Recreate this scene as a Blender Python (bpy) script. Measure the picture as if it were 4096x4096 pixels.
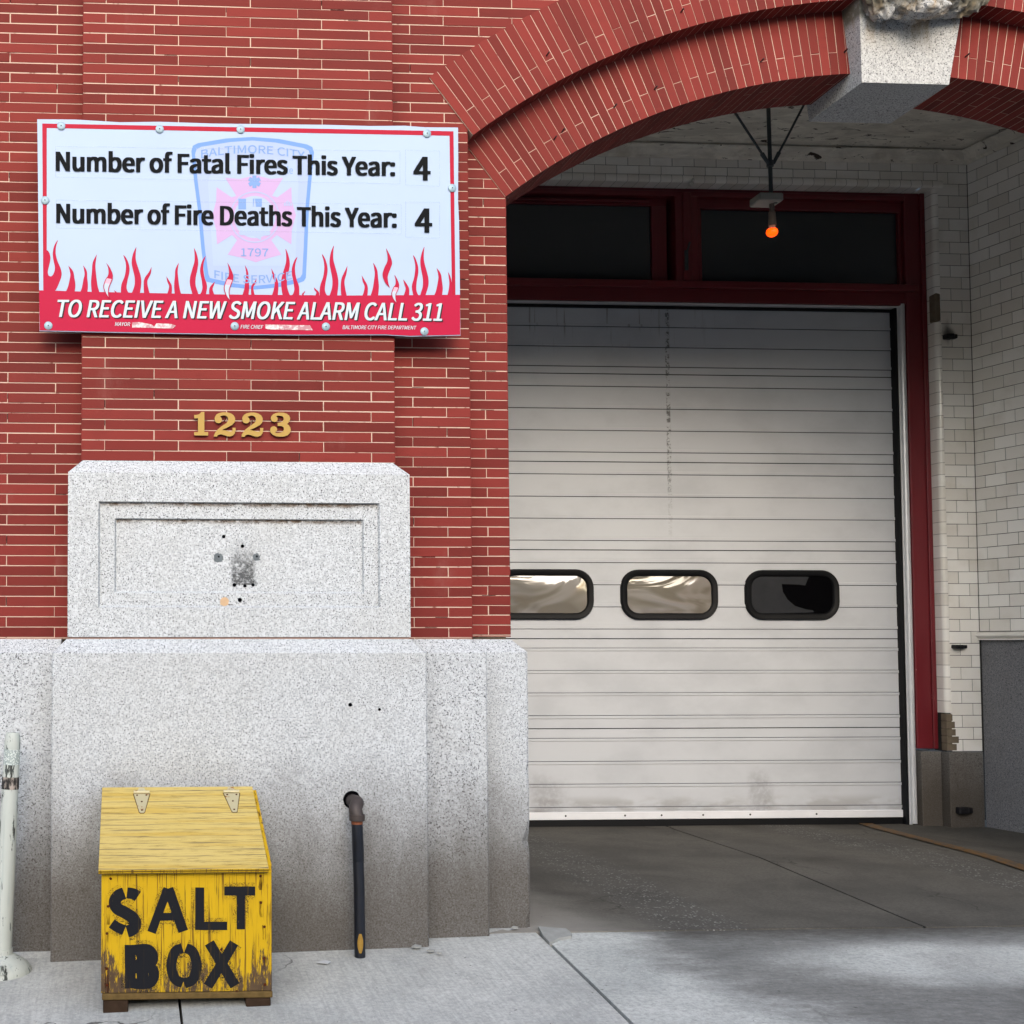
import bpy, math, random
from math import pi, sin, cos, radians as R
from mathutils import Vector, Matrix, noise as mnoise
random.seed(7)
for o in list(bpy.data.objects): bpy.data.objects.remove(o)
SC = bpy.context.scene
COL = SC.collection

# ------------------------------------------------------------------ camera, light, exposure
CAM_P = Vector((0.0, -4.81, 1.19)); YAW, PITCH = 0.054, 0.041
FPX, PCX, PCY, SZ = 4700.0, 770.0, 2382.0, 4096.0
cd = bpy.data.cameras.new('camera'); cam = bpy.data.objects.new('camera', cd); COL.objects.link(cam)
cd.sensor_width = 36; cd.lens = 36*FPX/SZ
cd.shift_x = (SZ/2-PCX)/SZ; cd.shift_y = (PCY-SZ/2)/SZ
cd.clip_start = .05; cd.clip_end = 2000
cam.location = CAM_P; cam.rotation_euler = (pi/2+PITCH, 0, -YAW)
SC.camera = cam
SUN_EL, SUN_AZ = R(24), R(-3)       # azimuth: degrees to the right of straight behind the viewer
w = bpy.data.worlds.new('World'); SC.world = w; w.use_nodes = True
nt = w.node_tree; bg = nt.nodes['Background']
sk = nt.nodes.new('ShaderNodeTexSky'); sk.sky_type = 'NISHITA'; sk.sun_disc = False
sk.sun_elevation = SUN_EL; sk.sun_rotation = pi-SUN_AZ
sk.air_density = 1.0; sk.dust_density = 3.0; sk.ozone_density = 1.0
nt.links.new(sk.outputs[0], bg.inputs[0]); bg.inputs[1].default_value = .15
sl = bpy.data.lights.new('sun', 'SUN'); sl.energy = 1.05; sl.angle = R(80); sl.color = (.945, .975, 1)
sun = bpy.data.objects.new('sun', sl); COL.objects.link(sun)
sdir = Vector((sin(SUN_AZ)*cos(SUN_EL), -cos(SUN_AZ)*cos(SUN_EL), sin(SUN_EL)))
sun.rotation_euler = sdir.to_track_quat('Z', 'Y').to_euler(); sun.location = sdir*30
SC.view_settings.view_transform = 'Standard'; SC.view_settings.look = 'None'
SC.view_settings.gamma = 1; SC.view_settings.use_curve_mapping = False
SC.view_settings.exposure = 1.22

# ------------------------------------------------------------------ measuring helpers
CM = Matrix.Rotation(-YAW, 3, 'Z') @ Matrix.Rotation(pi/2+PITCH, 3, 'X')
def at(px, py, Y=None, Z=None, X=None):
    """the point of the place seen at (px, py) of the 4096 photograph, on the plane y=Y (or z=Z, x=X)"""
    d = CM @ Vector(((px-PCX)/FPX, -(py-PCY)/FPX, -1))
    if Y is not None: t = (Y-CAM_P.y)/d.y
    elif Z is not None: t = (Z-CAM_P.z)/d.z
    else: t = (X-CAM_P.x)/d.x
    return CAM_P + d*t
def zg(x, y):
    if y < .07:
        return -.026*min(4.3, max(0, 1.69-x)) + .065*max(y, -1.6) + .02*min(0, y+1.6)
    if y > 1.6: y_ = min(1, (y-1.6)/1.3)
    else: y_ = 0
    t = min(1, max(0, (x-4.8)/.8)); t = t*t*(3-2*t)
    return -.05*t-.05*y_*(1-t)
def gat(px, py):
    z = 0
    for _ in range(6):
        p = at(px, py, Z=z); z = zg(p.x, p.y)
    return Vector((p.x, p.y, z))
def lin(h, k=1):
    h = h.lstrip('#'); o = []
    for i in (0, 2, 4):
        v = int(h[i:i+2], 16)/255
        o.append(v/12.92 if v <= .04045 else ((v+.055)/1.055)**2.4)
    return tuple(c*k for c in o)

# ------------------------------------------------------------------ materials
class G:
    def __init__(s, name, rough=.6, spec=.5, metal=0):
        s.m = bpy.data.materials.new(name); s.m.use_nodes = True
        s.nt = s.m.node_tree; s.b = s.nt.nodes['Principled BSDF']
        s.b.inputs['Roughness'].default_value = rough
        s.b.inputs['Specular IOR Level'].default_value = spec
        s.b.inputs['Metallic'].default_value = metal
        s._p = None
    def n(s, t, **k):
        x = s.nt.nodes.new(t)
        for a, v in k.items(): setattr(x, a, v)
        return x
    def L(s, a, b): s.nt.links.new(a, b)
    def put(s, sock, v):
        if v is None: return
        if hasattr(v, 'is_output'): s.L(v, sock)
        elif isinstance(v, (tuple, list)):
            sock.default_value = tuple(v)+(1,) if len(v) == 3 and sock.type == 'RGBA' else v
        else: sock.default_value = v
    def pos(s):
        if not s._p: s._p = s.n('ShaderNodeNewGeometry').outputs['Position']
        return s._p
    def xyz(s):
        x = s.n('ShaderNodeSeparateXYZ'); s.L(s.pos(), x.inputs[0]); return x.outputs
    def vec(s, sc=(1, 1, 1), off=(0, 0, 0)):
        m = s.n('ShaderNodeMapping'); s.L(s.pos(), m.inputs[0])
        m.inputs['Scale'].default_value = sc; m.inputs['Location'].default_value = off; return m.outputs[0]
    def noise(s, scale, detail=3, rough=.55, sc=(1, 1, 1), off=(0, 0, 0), dist=0):
        x = s.n('ShaderNodeTexNoise'); s.L(s.vec(sc, off), x.inputs['Vector'])
        x.inputs['Scale'].default_value = scale; x.inputs['Detail'].default_value = detail
        x.inputs['Roughness'].default_value = rough; x.inputs['Distortion'].default_value = dist
        return x.outputs['Fac']
    def wave(s, scale, dist=5, detail=3, sc=(1, 1, 1), dirn='X', dscale=1):
        x = s.n('ShaderNodeTexWave', bands_direction=dirn); s.L(s.vec(sc), x.inputs['Vector'])
        x.inputs['Scale'].default_value = scale; x.inputs['Distortion'].default_value = dist
        x.inputs['Detail'].default_value = detail; x.inputs['Detail Scale'].default_value = dscale
        return x.outputs['Fac']
    def vor(s, scale, sc=(1, 1, 1), out='Distance', feat='F1'):
        x = s.n('ShaderNodeTexVoronoi', feature=feat); s.L(s.vec(sc), x.inputs['Vector'])
        x.inputs['Scale'].default_value = scale; return x.outputs[out]
    def ss(s, v, a, b, lo=0, hi=1):
        x = s.n('ShaderNodeMapRange', interpolation_type='SMOOTHSTEP'); s.put(x.inputs[0], v)
        x.inputs[1].default_value = a; x.inputs[2].default_value = b
        x.inputs[3].default_value = lo; x.inputs[4].default_value = hi; return x.outputs[0]
    def math(s, op, a, b=None):
        x = s.n('ShaderNodeMath', operation=op); s.put(x.inputs[0], a); s.put(x.inputs[1], b); return x.outputs[0]
    def mul(s, *a):
        r = a[0]
        for b in a[1:]: r = s.math('MULTIPLY', r, b)
        return r
    def mix(s, f, a, b, blend='MIX'):
        x = s.n('ShaderNodeMix', data_type='RGBA', blend_type=blend)
        s.put(x.inputs['Factor'], f); s.put(x.inputs[6], a); s.put(x.inputs[7], b); return x.outputs[2]
    def attr(s, name):
        x = s.n('ShaderNodeAttribute', attribute_name=name); return x.outputs['Fac']
    def col(s, v): s.put(s.b.inputs['Base Color'], v); return s
    def rough(s, v): s.put(s.b.inputs['Roughness'], v); return s
    def bump(s, h, strength=.3, dist=.004):
        x = s.n('ShaderNodeBump'); x.inputs['Strength'].default_value = strength
        x.inputs['Distance'].default_value = dist; s.put(x.inputs['Height'], h)
        s.L(x.outputs[0], s.b.inputs['Normal']); return s

M = {}
def plain(key, hexc, rough=.5, spec=.5, metal=0, var=.12, vs=14, k=1):
    g = G(key, rough, spec, metal); c = lin(hexc, k)
    g.col(g.mix(g.noise(vs, 4), tuple(x*(1-var) for x in c), tuple(min(1, x*(1+var)) for x in c)))
    M[key] = g.m; return g

# --- brick
def brick_mat(key, c1, c2, c3):
    g = G(key, .72, .14)
    t = g.attr('tone')
    b = g.mix(t, c1, c2)
    b = g.mix(g.ss(g.noise(9, 5, sc=(1, 1, 2.5)), .45, .75, 0, .55), b, c3)
    b = g.mix(g.ss(g.noise(3.1, 5, .65, sc=(1.6, 1.6, .8), off=(3, 1, 7)), .60, .78, 0, .22), b, (.26, .13, .115))   # chalky bloom
    b = g.mix(g.ss(g.noise(70, 4), .62, .75, 0, .35), b, (.075, .020, .018))
    b = g.mix(g.ss(g.noise(1.1, 5, .6, off=(9, 1, 4)), .48, .70, 0, .38), b, (.105, .020, .018))
    g.col(b)
    g.bump(g.noise(120, 5, sc=(1, 1, 1)), .25, .002)
    M[key] = g.m
brick_mat('painted_brick', (.112, .0165, .0136), (.182, .0268, .0222), (.145, .0208, .0172))
g = G('mortar', .9, .2)
g.col(g.mix(g.ss(g.noise(26, 5), .60, .74), lin('#c9b0a0', .80), lin('#7f5a50', .8))); M['mortar'] = g.m

# --- granite
def granite(key, base, dark=.045, dirt=True, streak=False, lum=1):
    g = G(key, .78, .18)
    n1 = g.noise(165, 2, .6); n2 = g.noise(110, 3, .7, off=(4, 9, 2)); n3 = g.noise(2.2, 5, .6)
    b = g.mix(g.ss(n2, .38, .62), tuple(x*.78*lum for x in base), tuple(min(1, x*1.14*lum) for x in base))
    b = g.mix(g.ss(g.noise(230, 2, .5, off=(1, 5, 3)), .60, .70, 0, .4), b, (.56, .58, .60))
    b = g.mix(g.ss(n1, .582, .63, 0, .9), b, (dark, dark, dark*1.15))
    b = g.mix(g.ss(n3, .45, .7, 0, .25), b, tuple(x*.8 for x in (base[0], base[1]*.96, base[2]*.88)))
    if dirt:
        z = g.xyz()[2]
        zz = g.math('ADD', z, g.math('MULTIPLY', g.math('SUBTRACT', g.noise(2.6, 6, .62, sc=(1.5, 1.5, .8)), .5), .62))
        sp = g.math('ADD', .70, g.math('MULTIPLY', g.noise(140, 3), .45))
        b = g.mix(g.mul(g.ss(zz, .82, .10), sp, .95), b, lin('#453f38'), 'MIX')
    if streak:
        z = g.xyz()[2]
        b = g.mix(g.mul(g.ss(g.noise(16, 3, .5, sc=(1, 1, .14)), .42, .66), g.ss(z, 3.78, 4.02)), b, lin('#8d7650'))
        b = g.mix(g.mul(g.ss(g.noise(22, 5, .65), .12, .52), g.ss(z, 3.92, 3.97), .96), b, lin('#605e53'))
    g.col(b); g.bump(g.noise(150, 3), .12, .002)
    M[key] = g.m
granite('granite', (.42, .447, .475))
granite('granite_clean', (.44, .468, .495), dirt=False)
granite('granite_carved', (.42, .43, .435), dirt=False, streak=True)
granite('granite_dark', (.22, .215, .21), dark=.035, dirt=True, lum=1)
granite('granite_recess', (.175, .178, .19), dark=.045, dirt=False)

# --- recess
g = G('glazed_tile', .16, .5)
t = g.attr('tone')
b = g.mix(t, lin('#deDbd4'), lin('#efeeea'))
b = g.mix(g.ss(g.noise(5, 5), .5, .75, 0, .3), b, lin('#bdb6a8'))
g.col(b); g.bump(g.noise(18, 2), .12, .003); M['glazed_tile'] = g.m
plain('tile_grout', '#242220', .9)
g = G('flaking_plaster', .9, .1)
n = g.noise(5, 7, .68, sc=(.6, 1.5, 1), dist=.6)
b = g.mix(g.ss(n, .40, .62), lin('#d4d0c6'), lin('#efebe1'))
b = g.mix(g.ss(g.noise(8, 7, .66, sc=(.8, 2.2, 1.4), off=(2, 7, 1), dist=1.2), .60, .635), b, lin('#4c443d'))
b = g.mix(g.ss(g.noise(2.3, 5, .6, off=(5, 2, 1)), .55, .7, 0, .4), b, lin('#8a8170'))
g.col(b); g.bump(n, .8, .02); M['flaking_plaster'] = g.m
g = G('red_timber', .38, .5)
b = g.mix(g.noise(5, 5, sc=(1, 1, .3)), lin('#5a151c'), lin('#74212a'))
z = g.xyz()[2]
b = g.mix(g.mul(g.ss(g.noise(28, 4, .65, sc=(1, 1, .45)), .66, .70), g.ss(z, 1.3, .6)), b, lin('#bfae9e'))
g.col(b); g.bump(g.noise(30, 4, sc=(1, 1, .2)), .1, .003); M['red_timber'] = g.m
g = G('dark_glass', .06, .5); g.col((.026, .032, .038)); g.bump(g.noise(3, 2), .1, .01); M['dark_glass'] = g.m
XL = at(2673, 1700, 3.08).x
g = G('door_paint', .36, .45)
x, y, z = g.xyz()
b = g.mix(g.ss(g.noise(2.4, 6, .6, sc=(1, 1, 1.6)), .4, .72), lin('#cacfd6', .84), lin('#bfc4cb', .84))
b = g.mix(g.ss(g.noise(4, 6, .7, off=(2, 4, 1)), .6, .8, 0, .2), b, lin('#b5b4b0'))
b = g.mix(g.mul(g.ss(g.noise(34, 2, .5, sc=(1, 1, .05)), .62, .70), g.ss(z, 3.15, 3.4), g.ss(x, 4.2, 3.5), .6), b, lin('#6e6961'))          # drips at the head
xl = g.ss(g.math('ABSOLUTE', g.math('SUBTRACT', g.math('ADD', x, g.math('MULTIPLY', g.noise(6, 2), .012)), XL+.006)), .019, .008)
b = g.mix(g.mul(xl, g.ss(g.noise(34, 5, .8), .47, .56), g.ss(g.math('ADD', z, g.math('MULTIPLY', g.noise(3, 3, sc=(0, 0, 1)), .9)), 2.2, 3.1), .85), b, lin('#4b4a49'))
for cx_, w_ in ((2.83, .17), (4.32, .11)):
    k = g.math('ADD', g.math('ABSOLUTE', g.math('SUBTRACT', x, cx_)), g.math('MULTIPLY', g.math('SUBTRACT', g.noise(7, 4, .6), .5), .16))
    b = g.mix(g.mul(g.ss(k, w_, w_*.35), g.ss(g.math('ADD', z, g.math('MULTIPLY', g.math('SUBTRACT', g.noise(6, 4, .6, off=(3, 1, 2)), .5), .18)), .36, .22), g.ss(g.noise(30, 5, .7), .2, .6), .5), b, lin('#85858a'))
b = g.mix(g.mul(g.ss(z, .17, .10), g.ss(g.noise(10, 4, sc=(.4, 1, 1)), .4, .6), .35), b, lin('#6a6258'))
g.col(b); g.bump(g.noise(1.6, 2), .25, .02); M['door_paint'] = g.m
plain('ledge_shade_dirt', '#50535a', .7)  # rib shade painted as a dark ledge line, together with settled dirt
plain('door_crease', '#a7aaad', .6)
plain('door_joint', '#101318', .8)
plain('rubber', '#06080c', .6, .25, var=.3)
g = plain('aluminium', '#dfe2e8', .34, .5, .1, vs=6)
g = plain('white_metal', '#c9ccd0', .35, .5, .3)
g = G('acrylic', .10, .5, .0)
n2 = g.noise(2.4, 2, .4, sc=(.8, 1, 2.2), dist=2.2)
n = g.wave(9, 6, 3, sc=(.25, 1, 1.6), dirn='Z', dscale=1.0)
g.b.inputs['Metallic'].default_value = .55
g.col(g.mix(g.ss(n2, .38, .62), (.30, .27, .22), (.47, .44, .41)))
g.bump(n2, .16, .05); M['acrylic'] = g.m
g = G('smoked_acrylic', .25, .4); g.col(g.mix(g.noise(9, 4), (.018, .020, .024), (.034, .036, .041))); M['smoked_acrylic'] = g.m
plain('void_black', '#020204', .9, .05)
plain('black_iron', '#17171b', .6, .4, .3, var=.4, vs=60)
g = plain('grey_iron', '#3e4446', .55, .4, .2, var=.3, vs=40)
plain('box_grey', '#85857f', .5, .4, .1)
plain('socket', '#5a5049', .6)
plain('bulb_neck', '#d9a58c', .4)
g = G('lit_bulb', .3); g.col((1, .16, .0)); g.b.inputs['Emission Color'].default_value = (1, .045, .0, 1)
g.b.inputs['Emission Strength'].default_value = 1.25; M['lit_bulb'] = g.m

# --- ground
def concrete(key, c1, c2, stain, sat, broom=None, specks=0, stn=(.52, .72), extra=None, kk=1):
    g = G(key, .85, .25)
    n = g.noise(2.0, 7, .62, dist=.4)
    b = g.mix(g.ss(n, .3, .7), lin(c1, kk), lin(c2, kk))
    b = g.mix(g.ss(g.noise(.9, 6, .6, off=(3, 8, 0), sc=(1, .8, 1)), stn[0], stn[1], 0, sat), b, lin(stain))
    b = g.mix(g.ss(g.noise(60, 5, .75), .36, .66, 0, .5), b, tuple(x*.58 for x in lin(c1, kk)))
    b = g.mix(g.ss(g.noise(11, 6, .7, off=(1, 6, 0)), .54, .72, 0, .4), b, tuple(x*.66 for x in lin(c1, kk)))
    b = g.mix(g.ss(g.noise(150, 2, .5, off=(1, 6, 3)), .62, .72, 0, .35), b, tuple(min(1, x*1.4) for x in lin(c2, kk)))
    h = g.noise(90, 5, .7)
    if broom:
        k = g.noise(1, 4, .6, sc=broom)
        b = g.mix(g.ss(k, .40, .66, 0, .30), b, tuple(x*.62 for x in lin(c1, kk)))
        h = g.math('ADD', h, k)
    if extra: b, h = extra(g, b, h)
    vx = g.n('ShaderNodeTexVoronoi', feature='DISTANCE_TO_EDGE'); wv = g.n('ShaderNodeVectorMath', operation='ADD')
    nz_ = g.n('ShaderNodeTexNoise'); g.L(g.pos(), nz_.inputs['Vector']); nz_.inputs['Scale'].default_value = 3.2; nz_.inputs['Detail'].default_value = 6
    sc_ = g.n('ShaderNodeVectorMath', operation='SCALE'); g.L(nz_.outputs['Color'], sc_.inputs[0]); sc_.inputs['Scale'].default_value = .55
    g.L(g.pos(), wv.inputs[0]); g.L(sc_.outputs[0], wv.inputs[1]); g.L(wv.outputs[0], vx.inputs['Vector']); vx.inputs['Scale'].default_value = .62
    cr = g.mul(g.ss(vx.outputs['Distance'], .0055, .0012), g.ss(g.noise(.8, 3, .5, off=(5, 5, 0)), .50, .60), .8)
    b = g.mix(cr, b, (.03, .028, .025))
    b = g.mix(g.ss(g.noise(38, 3, .6, off=(7, 2, 0)), .70, .745, 0, .8), b, (.03, .03, .03))
    g.col(b); g.bump(h, .4, .004); M[key] = g.m
concrete('sidewalk_concrete', '#979a99', '#b2b4b2', '#84786a', .6, broom=(80, 5, 1), kk=1.12)
def apron_extra(g, b, h):
    x, y, z = g.xyz()
    wob = g.math('MULTIPLY', g.math('SUBTRACT', g.noise(1.7, 7, .68, sc=(.7, 1.6, 1)), .5), 1.5)
    k = g.math('ADD', g.math('ADD', x, wob), g.math('MULTIPLY', y, .35))
    fine = g.math('ADD', .45, g.math('MULTIPLY', g.noise(26, 6, .75, sc=(.6, 1.6, 1)), .8))
    ex = g.math('MULTIPLY', g.math('SUBTRACT', g.math('ADD', x, g.math('MULTIPLY', wob, .5)), 3.25), 1.15)
    ey = g.math('MULTIPLY', g.math('ADD', g.math('ADD', y, g.math('MULTIPLY', wob, .16)), .42), 3.6)
    el = g.math('SQRT', g.math('ADD', g.mul(ex, ex), g.mul(ey, ey)))
    pale = g.ss(el, .45, 1.15)          # a cleaner patch in the worn area
    band = g.mul(g.ss(k, 1.72, 2.25), pale, fine)
    b = g.mix(g.mul(band, .85), b, lin('#4b4a49'))
    band2 = g.mul(g.ss(g.math('ADD', y, g.math('MULTIPLY', wob, .12)), -.16, .0), g.ss(k, 1.9, 2.4), fine)
    b = g.mix(g.mul(band2, .9), b, lin('#3a3734'))
    b = g.mix(g.ss(g.noise(120, 3, .6, off=(1, 1, 0), sc=(.7, 1.4, 1)), .68, .74, 0, .3), b, lin('#bab9b5'))
    b = g.mix(g.ss(g.noise(55, 4, .7, off=(4, 1, 0), sc=(.6, 1.5, 1)), .58, .70, 0, .5), b, lin('#5f5d5b'))
    return b, h
concrete('apron_concrete', '#959998', '#b2b5b3', '#6e6d6c', .5, extra=apron_extra, kk=1.12)
def drive_extra(g, b, h):
    x, y, z = g.xyz()
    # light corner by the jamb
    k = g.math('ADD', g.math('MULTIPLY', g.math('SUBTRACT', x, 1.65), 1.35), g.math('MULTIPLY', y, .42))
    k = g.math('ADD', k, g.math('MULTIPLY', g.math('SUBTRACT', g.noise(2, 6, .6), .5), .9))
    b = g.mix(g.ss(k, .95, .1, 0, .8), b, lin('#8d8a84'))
    for xc in (2.42, 4.45):
        d = g.math('ABSOLUTE', g.math('SUBTRACT', x, g.math('ADD', xc-.13, g.math('MULTIPLY', g.noise(1.4, 4, .6), .26))))
        m = g.ss(d, .27, .10)
        b = g.mix(g.mul(m, .4), b, lin('#474644'))
        v = g.vor(75, sc=(1, .8, 1))
        n_ = g.noise(17, 3, .6, off=(xc, 0, 0))
        sp = g.mul(g.ss(v, .40, .25), g.ss(n_, .42, .62), m, .5)
        b = g.mix(sp, b, lin('#a9a8a6'))
        h = g.math('ADD', h, g.mul(sp, 1.5))
    return b, h
concrete('driveway_concrete', '#4b4945', '#625f59', '#35322e', .75, extra=drive_extra, kk=.85)
plain('joint_dirt', '#14110e', .95, .05, var=.4)
plain('asphalt', '#7a7a79', .9, .2, var=.3, vs=60)
plain('kerb_stone', '#8d8d8a', .85)
g = G('yellow_line', .7, .3); nz = g.noise(22, 5, .7)
g.col(g.mix(g.ss(nz, .42, .62), lin('#62461f'), lin('#47413a'))); M['yellow_line'] = g.m

# --- sign
g = G('sign_white', .5, .2); g.col(g.mix(g.noise(2, 4), lin('#9fb3d2', .84), lin('#aabdd8', .84))); M['sign_white'] = g.m
def flat(key, hexc, k=.82): return plain(key, hexc, .55, .15, 0, .04, 5, k)
flat('sign_red', '#ae053a'); plain('sign_black', '#0c0f12', .75, .1, 0, .04, 5); flat('sign_letter', '#bfcdd8')
flat('sign_border', '#a8082f')
flat('emblem_blue', '#6c93d6'); flat('emblem_pale', '#a2b3d8'); flat('emblem_pink', '#bb9fcb'); flat('emblem_mid', '#7799d0')
flat('emblem_light', '#a6b8d8'); flat('sign_shadow', '#1d1a22')
flat('flame_light', '#d8a9bf'); flat('sticker_white', '#b3c4d8')
g = G('peeled_label', .8, .2); g.col(g.mix(g.ss(g.noise(60, 4), .4, .6), lin('#c9c3c6'), lin('#a77b83'))); M['peeled_label'] = g.m
def clear_mat(key, hexc, alpha):
    g = G(key, .35, .4); g.col(lin(hexc)); g.b.inputs['Alpha'].default_value = alpha; M[key] = g.m
clear_mat('label_film', '#8ea4bd', .28)
plain('zinc', '#7f95a3', .5, .5, .35, vs=50)
# --- salt box
g = G('yellow_front', .7, .25)
x, y, z = g.xyz()
b = g.mix(g.noise(3, 5), lin('#b59106', .9), lin('#c8a40d', .9))
gr = g.noise(1, 5, .65, sc=(120, 20, 3.0), dist=.3)
b = g.mix(g.ss(gr, .545, .63, 0, .92), b, lin('#66490f'))
b = g.mix(g.ss(g.noise(1, 4, .6, sc=(210, 20, 4), off=(4, 1, 2)), .62, .66, 0, .9), b, lin('#33260e'))
ed = g.math('ADD', g.math('MULTIPLY', g.noise(9, 6, .7, sc=(1.6, 1, .7)), .65), g.math('MULTIPLY', g.noise(46, 5, .75, sc=(1.8, 1, .25)), .62))
low = g.ss(z, .22, -.05, 0, .29)
sid = g.ss(g.math('ABSOLUTE', g.math('SUBTRACT', x, .204)), .17, .30, 0, .13)
wear = g.mul(g.ss(g.math('ADD', ed, g.math('ADD', low, sid)), .84, .92), g.ss(g.noise(1, 5, .75, sc=(130, 20, 26), off=(2, 5, 1)), .34, .46, .12, 1))
b = g.mix(wear, b, g.mix(g.noise(24, 5, sc=(2, 1, .5)), lin('#35281b'), lin('#5d4a36')))
g.col(b); g.bump(gr, .5, .004); M['yellow_front'] = g.m
g = G('yellow_lid', .75, .22)
b = g.mix(g.noise(4, 5), lin('#c0aa60', .84), lin('#cfba76', .84))
b = g.mix(g.ss(g.noise(1, 4, .6, sc=(1.3, 26, 26), off=(3, 2, 1)), .48, .66, 0, .5), b, lin('#b08f2c'))
gr = g.noise(1, 7, .78, sc=(6.5, 190, 190), dist=.3)
b = g.mix(g.ss(gr, .54, .62, 0, .85), b, lin('#5d4d26'))
ca = g.wave(1.0, 3.6, 2, sc=(1.0, 8, 8), dirn='Y', dscale=.5)
b = g.mix(g.mul(g.ss(ca, .70, .95), g.ss(g.noise(1, 4, sc=(7, 160, 160)), .44, .60), .7), b, lin('#665b45'))
g.col(b); g.bump(gr, .4, .003); M['yellow_lid'] = g.m
g = plain('plywood_edge', '#5b4a2c', .85, .1, 0, .5, 40)
plain('old_wood', '#33271e', .9, .1, var=.5, vs=30)
g = G('stencil_black', .85, .06)
gr = g.noise(1, 5, .65, sc=(95, 20, 3.2), dist=.3)
b = g.mix(g.ss(gr, .60, .70), (.012, .013, .016), lin('#4a3a18'))
b = g.mix(g.ss(g.noise(30, 6, .75, sc=(1.6, 1, .4)), .655, .70), b, lin('#b58a1c')); g.col(b); M['stencil_black'] = g.m
g = G('overspray', .8, .15); g.col((.02, .02, .02))
g.put(g.b.inputs['Alpha'], g.mul(g.ss(g.noise(330, 2, .6), .46, .62), g.ss(g.noise(9, 3), .34, .62), .8)); M['overspray'] = g.m
g = G('rust_streak', .9, .1); g.col(lin('#3f2012')); x_, y_, z_ = g.xyz()
g.put(g.b.inputs['Alpha'], g.mul(g.ss(g.noise(1, 4, .6, sc=(150, 20, 14)), .40, .66), g.ss(g.noise(9, 3), .3, .6), .9)); M['rust_streak'] = g.m
g = G('hinge', .5, .4, .4); g.col(g.mix(g.ss(g.noise(26, 4), .56, .66), lin('#b9b190'), lin('#935c20'))); M['hinge'] = g.m
plain('rust', '#4a2414', .9, .1, var=.5, vs=80)
# --- post, pipe
g = G('flaked_white', .6, .35)
b = g.mix(g.noise(6, 5), lin('#aeb5b1', .84), lin('#c0c6c1', .84))
b = g.mix(g.ss(g.noise(22, 6, .72, sc=(1.3, 1, .22)), .565, .60), b, lin('#2f3432'))
b = g.mix(g.ss(g.noise(40, 3, .6, sc=(1, 1, .08), off=(2, 2, 2)), .5, .7, 0, .5), b, lin('#8f9a98'))
g.col(b); M['flaked_white'] = g.m
g = G('worn_black', .6, .3); g.col(g.mix(g.ss(g.noise(30, 5, .7, sc=(1, 1, .4)), .50, .66), lin('#1f1d1d'), lin('#9a918a'))); M['worn_black'] = g.m
g = G('reflector', .3, .5); g.col(g.mix(g.ss(g.vor(160), .2, .5), lin('#d3dbd9'), lin('#8f9a99'))); M['reflector'] = g.m
g = plain('pipe_black', '#121722', .42, .5, .2, .4, 30)
plain('pipe_rust', '#3d3635', .55, .4, .3, .35, 40)
plain('rust_ring', '#6b3a22', .8)
plain('yellow_paint', '#8a6a22', .6, var=.3, vs=60)
plain('gold', '#a78638', .5, .4, .0, .05, k=.85)
plain('gold_edge', '#2a2116', .6)
plain('broken_concrete', '#9c9e9c', .9, .2, 0, .25, 30, k=.8)
plain('paper', '#c4c8cc', .8, k=.8)
plain('sealant', '#a5987c', .9, .2, 0, .3, 40)
plain('patch_grey', '#5f666b', .9, .1, 0, .35, 50)
plain('patch_tan', '#b59a7c', .9, .1, 0, .2, 50)
plain('pink_mortar', '#8f766c', .9)
plain('insulator', '#b9bab4', .3)
plain('old_brick_core', '#6d6355', .95, .1, 0, .5, 14)

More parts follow.
